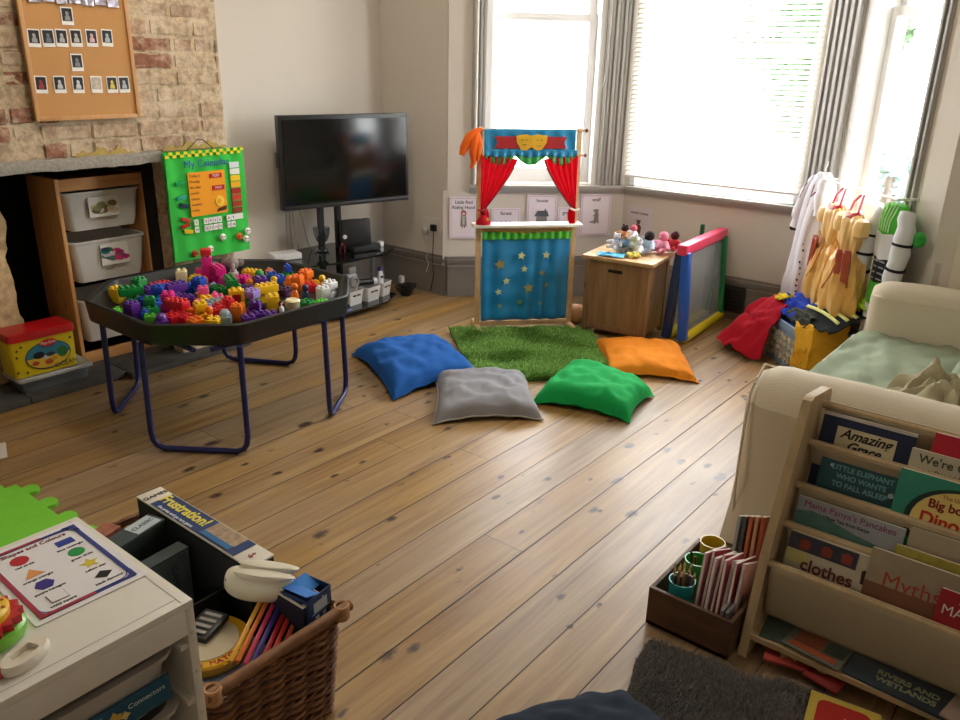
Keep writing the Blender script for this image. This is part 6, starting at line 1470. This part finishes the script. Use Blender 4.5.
# ---- wicker basket -----------------------------------------------------------------------
BX0, BX1, BY0, BY1, BH = .665, 1.015, 1.195, 1.93, .292
wk = thing('wicker_basket', 'large brown wicker basket full of games beside the white storage unit', 'basket', loc=((BX0+BX1)/2, (BY0+BY1)/2, 0))
WKM = mat('wicker', '#8a5f3c', .6, var=.4, scale=40); WKD = mat('wicker_dark', '#6a3f22', .6, var=.35, scale=40)
hx, hy = (BX1-BX0)/2, (BY1-BY0)/2
def perim(n, k=1., rr=.03):
    P_ = []
    L = rrect(2*hx*k, 2*hy*k, rr, 4); L.append(L[0])
    seglen = [math.dist(L[i], L[i+1]) for i in range(len(L)-1)]; tot = sum(seglen); out = []
    for j in range(n):
        s = tot*j/n; i = 0
        while s > seglen[i]: s -= seglen[i]; i += 1
        t = s/seglen[i]; out.append((L[i][0]+(L[i+1][0]-L[i][0])*t, L[i][1]+(L[i+1][1]-L[i][1])*t))
    return out
NP = 264; m_ = MB(); mi = 0
for rw in range(26):
    z = .008+rw*.0108; k = .93+.07*z/BH; P_ = perim(NP, k); pts = []
    for j, (x, y) in enumerate(P_):
        a = math.sin(j*PI/4+(rw % 2)*PI); d = V((x/hx, y/hy)) ; nx, ny = (math.copysign(1, x), 0) if abs(x)/hx > abs(y)/hy else (0, math.copysign(1, y))
        pts.append((x+nx*.0042*a, y+ny*.0042*a, z+.0016*math.sin(j*.37+rw*2.1)))
    m_.tube(pts, .0056, 5, closed=True, mi=rw % 2)
m_.build('woven_sides', [WKM, WKD], wk)
m_ = MB(); P_ = perim(66, .965)
for (x, y) in P_: m_.tube([(x*.965, y*.965, 0), (x*1.0, y*1.0, BH)], .004, 5)
m_.build('stakes', WKD, wk)
MB().prism([(x, y) for x, y in perim(60, .93)], .001, .008).build('basket_base', WKD, wk)
m_ = MB(); P_ = perim(160, 1.0)
for ph in (0, 2.1, 4.2): m_.tube([(x+.008*math.cos(j*.55+ph)*math.copysign(1, x), y, BH+.008*math.sin(j*.55+ph)+.006) for j, (x, y) in enumerate(P_)], .0075, 6, closed=True)
m_.build('braided_rim', WKM, wk)
m_ = MB(); m_.tube([(-hx-.012, -hy-.002, BH+.012), (0, -hy-.006, BH+.016), (hx+.022, -hy-.002, BH+.012)], .013, 10); m_.build('front_rim_pole', WKM, wk)
for x in (-hx+.005, hx-.002): 
    m_ = MB()
    for k in range(6): m_.tube([(x+.016*math.cos(a), -hy+.016*math.sin(a), BH-.008+.006*k) for a in [q*2*PI/12 for q in range(12)]], .004, 5, closed=True)
    m_.build('corner_binding', mat('binding', '#b08050', .6, var=.2), wk)
# games
NV = PA('#20386a'); 
def gamebox(label, y0, y1, x0, x1, z0, z1, sides=1, rzx=0, col='#171b1e'):
    t = thing('game_box', label, 'game box', loc=((x0+x1)/2, (y0+y1)/2, z0)); t.rotation_euler = (0, 0, rzx)
    w_, d_, h_ = x1-x0, y1-y0, z1-z0
    MB().box((0, 0, h_/2), (w_, d_, h_), None, .0015).build('box_body', PA(col), t); MB().box((0, 0, h_-.002), (w_+.002, d_+.002, .005), None, .001).build('box_edge', PA('#dcd6c6' if col != '#171b1e' else '#3c4648'), t)
    return t, w_, d_, h_
fb, w_, d_, h_ = gamebox('navy board game box titled Frustration! standing on its side in the wicker basket', 1.40, 1.90, .915, .985, .03, .378, col='#181a20')
# top spine faces up; reading direction far->near : local x' = -y
TS = M4(((0, 1, 0, 0), (-1, 0, 0, 0), (0, 0, 1, h_+.0008), (0, 0, 0, 1)))
sp1 = MB().prism(rect(-.185, .185, -.033, .033), .0004, .0012).build('navy_spine', NV, fb, TS)
text('Frustration!', .048, PA('#e6d84a'), sp1, -.085, .008, .0014, bold=.0012, sx=.9); text('the press and go race game', .014, PA('#dfe3ea'), sp1, -.08, -.024, .0014, bold=.0002)
fl = flat('photo_of_players', rect(.035, .155, -.028, .032), mat('photo_mix', '#a38c70', .5, var=.8, scale=60), sp1, .0012); flat('blue_photo_edge', rect(.035, .155, -.028, -.012), PA('#2c6aa0'), sp1, .0022)
text('GAMES', .022, PA('#2a2a30'), fb, 0, -0.0, 0, name='lettering').matrix_local = TS @ M4.Translation((-.215, 0, .0006)) @ M4.Rotation(PI/2, 4, 'Z')
text('6+', .022, PA('#a82a3a'), fb, 0, -0.0, 0, name='lettering').matrix_local = TS @ M4.Translation((.215, 0, .0006)) @ M4.Rotation(PI/2, 4, 'Z')
MB().box((0, 0, h_*.55), (w_*.9, d_*.98, h_*.8)).build('inner_tray', PA('#22242a'), fb, M4.Translation((-.004, 0, 0)))
f2, w_, d_, h_ = gamebox('second navy board game box end titled Frustration! nearer the blue carton', 1.225, 1.39, .925, .985, .03, .345, rzx=.02, col='#182036')
TS = M4(((0, 1, 0, 0), (-1, 0, 0, 0), (0, 0, 1, h_+.0008), (0, 0, 0, 1)))
sp1 = MB().prism(rect(-.075, .075, -.027, .027), .0004, .0012).build('navy_spine', NV, f2, TS); text('Frustration!', .030, PA('#e6d84a'), sp1, -.012, .006, .0014, bold=.0008, sx=.8)
g3, w_, d_, h_ = gamebox('dark green game box with pale white-labelled edge at the far left of the basket', 1.72, 1.775, .70, .90, .03, .375, rzx=.25)
MB().box((0, -d_/2-.001, h_/2), (w_*.98, .002, h_*.97)).build('dark_front', mat('dark_green_print', '#26302a', .6, var=.5, scale=25), g3); 
lb = MB().box((.055, 0, h_+.0005), (.075, d_*.9, .002)).build('pale_label', PA('#b9c4c8'), g3); text('CLASSIC', .018, PA('#2a3a44'), lb, .055, 0, h_+.0018)
g4, w_, d_, h_ = gamebox('grey illustrated game box standing in the middle of the basket', 1.62, 1.66, .70, .895, .03, .345, rzx=.1)
MB().box((0, -d_/2-.001, h_/2), (w_*.98, .002, h_*.97)).build('dark_front', mat('grey_print', '#4a5558', .6, var=.4, scale=25), g4); 
text('GAMES', .024, PA('#1c2c50'), g4, 0, 0, 0).matrix_local = M4(((1, 0, 0, .05), (0, 0, -1, -d_/2-.0024), (0, 1, 0, h_-.07), (0, 0, 0, 1))) @ M4.Rotation(-PI/2, 4, 'Z')
g5 = thing('picture_box', 'small box with red and cream pictures at the far left corner of the basket', 'game box', loc=(.755, 1.84, .03), rz=.3)
MB().box((0, 0, .16), (.15, .05, .32), None, .002).build('box_body', mat('red_cream_print', '#9a5a44', .6, var=.8, scale=35), g5)
bt = thing('black_plastic_tray', 'black plastic tray with slots wedged upright in the wicker basket', 'tray', loc=(.80, 1.545, .20))
bt.rotation_euler = (-.5, 0, 0)
m_ = MB(); m_.rings([[(x, y, z) for x, y in rrect(.22*k, .20*k, .02)] for z, k in ((0, .9), (.05, 1), (.052, .96), (.008, .85))]); m_.build('tray_body', mat('black_tray2', '#0f1412', .35, var=.1), bt)
m_ = MB()
for k in range(5):
    for j in range(3): m_.box((-.05+k*.025, .05-j*.02+k*.004, .012), (.005, .014, .003), M4.Rotation(-.3, 3, 'Z'))
m_.build('slot_marks', PA('#a8a494'), bt)
dbx = thing('navy_tub', 'dark blue plastic tub at the bottom of the basket under the round tin', 'tub', loc=(.798, 1.322, .012)); MB().box((0, 0, .085), (.25, .20, .17), None, .012).build('tub_body', plastic('#12306e'), dbx)
lbx = thing('pale_blue_tub', 'pale blue clear lidded tub stacked on the navy tub in the basket', 'tub', loc=(.775, 1.33, .184)); MB().box((0, 0, .02), (.20, .19, .038), None, .01).build('tub_body', mat('pale_blue_plastic', '#7fa6d8', .25, var=.1), lbx); MB().box((0, 0, .042), (.205, .195, .008), None, .003).build('lid', mat('pale_blue_lid', '#a9c0e0', .25, var=.1), lbx)
rt2 = thing('round_game_tin', 'round yellow game lid with red lettering and dark picture lying in the basket', 'game', loc=(.775, 1.395, .232)); rt2.rotation_euler = (-.05, .04, -.5)
MB().lathe([(.10, 0), (.105, .006), (.105, .022), (.10, .027), (0, .027)], seg=40).build('lid_body', plastic('#eab41e'), rt2)
MB().lathe([(.078, .0275), (.078, .029), (0, .029)], seg=36).build('cream_disc', PA('#d9cdb0'), rt2)
for k, chh in enumerate('SPIN & MATCH'):
    a = -2.55+k*.16; text(chh, .020, PA('#b3241c'), rt2, .090*math.cos(a), .090*math.sin(a), .0276, rot=a+PI/2, bold=.0006)
dd = thing('dark_number_panel', 'small dark panel with four pale slots lying on the round yellow lid', 'game piece', loc=(.80, 1.42, .2635), rz=.35); MB().box((0, 0, .008), (.09, .065, .014), M4.Rotation(-.05, 3, 'Y'), .003).build('panel', mat('dark_panel', '#23262a', .4), dd)
m_ = MB()
for k in range(4): m_.box((-.03+k*.02, 0, .017), (.009, .045, .002), M4.Rotation(-.05, 3, 'Y'))
m_.build('pale_slots', PA('#a7a6a2'), dd)
# white toy hairdryer-like gadget
wd = thing('white_toy_gadget', 'cream white rounded plastic toy gadget with two fins lying on the games in the basket', 'toy', loc=(.922, 1.375, .345)); wd.rotation_euler = (0, 0, -1.05)
def body(): 
    out = []
    for i in range(22):
        t = i/21; x = -.085+.17*t; ry = .036*math.sqrt(max(.0, 1-(2*t-1)**4))*(1-.25*t)+.004; rz2 = .038*math.sqrt(max(.0, 1-(2*t-1)**4))*(1-.15*t)+.004
        out.append([(x, ry*math.cos(2*PI*k/20), rz2*math.sin(2*PI*k/20)-.01*math.sin(t*PI)) for k in range(20)])
    return out
WT = plastic('#e9e4d0', .4)
m_ = MB(); m_.rings(body()); m_.build('toy_body', WT, wd)
for s in (0, 1):
    m_ = MB(); m_.rings([[(x*k2+.0, (y*.45+.012-.03*s), z) for x, y in circ(.07, 20, .02, 0, .03)] for z, k2 in ((.022, .7), (.034-.004*s, 1.), (.042-.004*s, 1.08), (.044-.004*s, .9))]); m_.build('fin', WT, wd)
MB().ball((-.07, -.020, .012), .005).ball((-.062, -.026, -.01), .004).build('dark_dots', mat('ink_dark', '#2a2a30', .7), wd)
# coloured plastic strips
names = ['yellow', 'orange', 'magenta', 'purple', 'red', 'scarlet', 'coral']
for k, c in enumerate(['#f0b43a', '#f07a2a', '#e23a6a', '#4a3aa0', '#c8202c', '#e2402a', '#f06a4a']):
    o = MB().box((0, 0, 0), (.010, .21, .010), None, .002).build('plastic_strip', plastic(c)); o.location = (.842+k*.011, 1.315-.010*k, .300-.005*k+.003*(k % 2)); o.rotation_euler = (.12, .45, -.95)
    tag(o, names[k]+' flat plastic strip in the fanned bundle in the basket', 'toy', 'plastic strips in the basket')
# blue carton with open flaps
bc_ = thing('blue_carton', 'small printed blue carton with open flaps in the near right corner of the basket', 'carton', loc=(.970, 1.262, .272), rz=.15)
hh = .085; s_ = .038
m_ = MB()
for (c, d) in (((-s_, 0, hh/2), (.002, 2*s_, hh)), ((s_, 0, hh/2), (.002, 2*s_, hh)), ((0, -s_, hh/2), (2*s_, .002, hh)), ((0, s_, hh/2), (2*s_, .002, hh)), ((0, 0, .001), (2*s_, 2*s_, .002))): m_.box(c, d)
m_.build('carton_walls', mat('carton_print', '#2a4676', .5, var=.6, scale=60), bc_)
MB().box((-s_+.018, 0, hh+.004), (.046, 2*s_-.004, .0015), M4.Rotation(.35, 3, 'Y')).build('left_flap', PA('#1f6fc4'), bc_)
MB().box((s_*.2, s_-.022, hh-.004), (.06, .048, .0015), M4.Rotation(.35, 3, 'X')).build('rear_flap', PA('#2a80d8'), bc_)
Tq = M4(((1, 0, 0, 0), (0, 0, -1, -s_-.0012), (0, 1, 0, 0), (0, 0, 0, 1)))
for (x, y, w2, h2, c) in ((.0, .055, .045, .026, '#b9c4cc'), (-.012, .02, .012, .022, '#dfe6ea'), (.012, .02, .012, .022, '#dfe6ea'), (0, .04, .06, .003, '#8fa0b0')):
    MB().prism(rect(x-w2/2, x+w2/2, y-h2/2, y+h2/2), 0, .0008).build('printed_patch', PA(c), bc_, Tq)
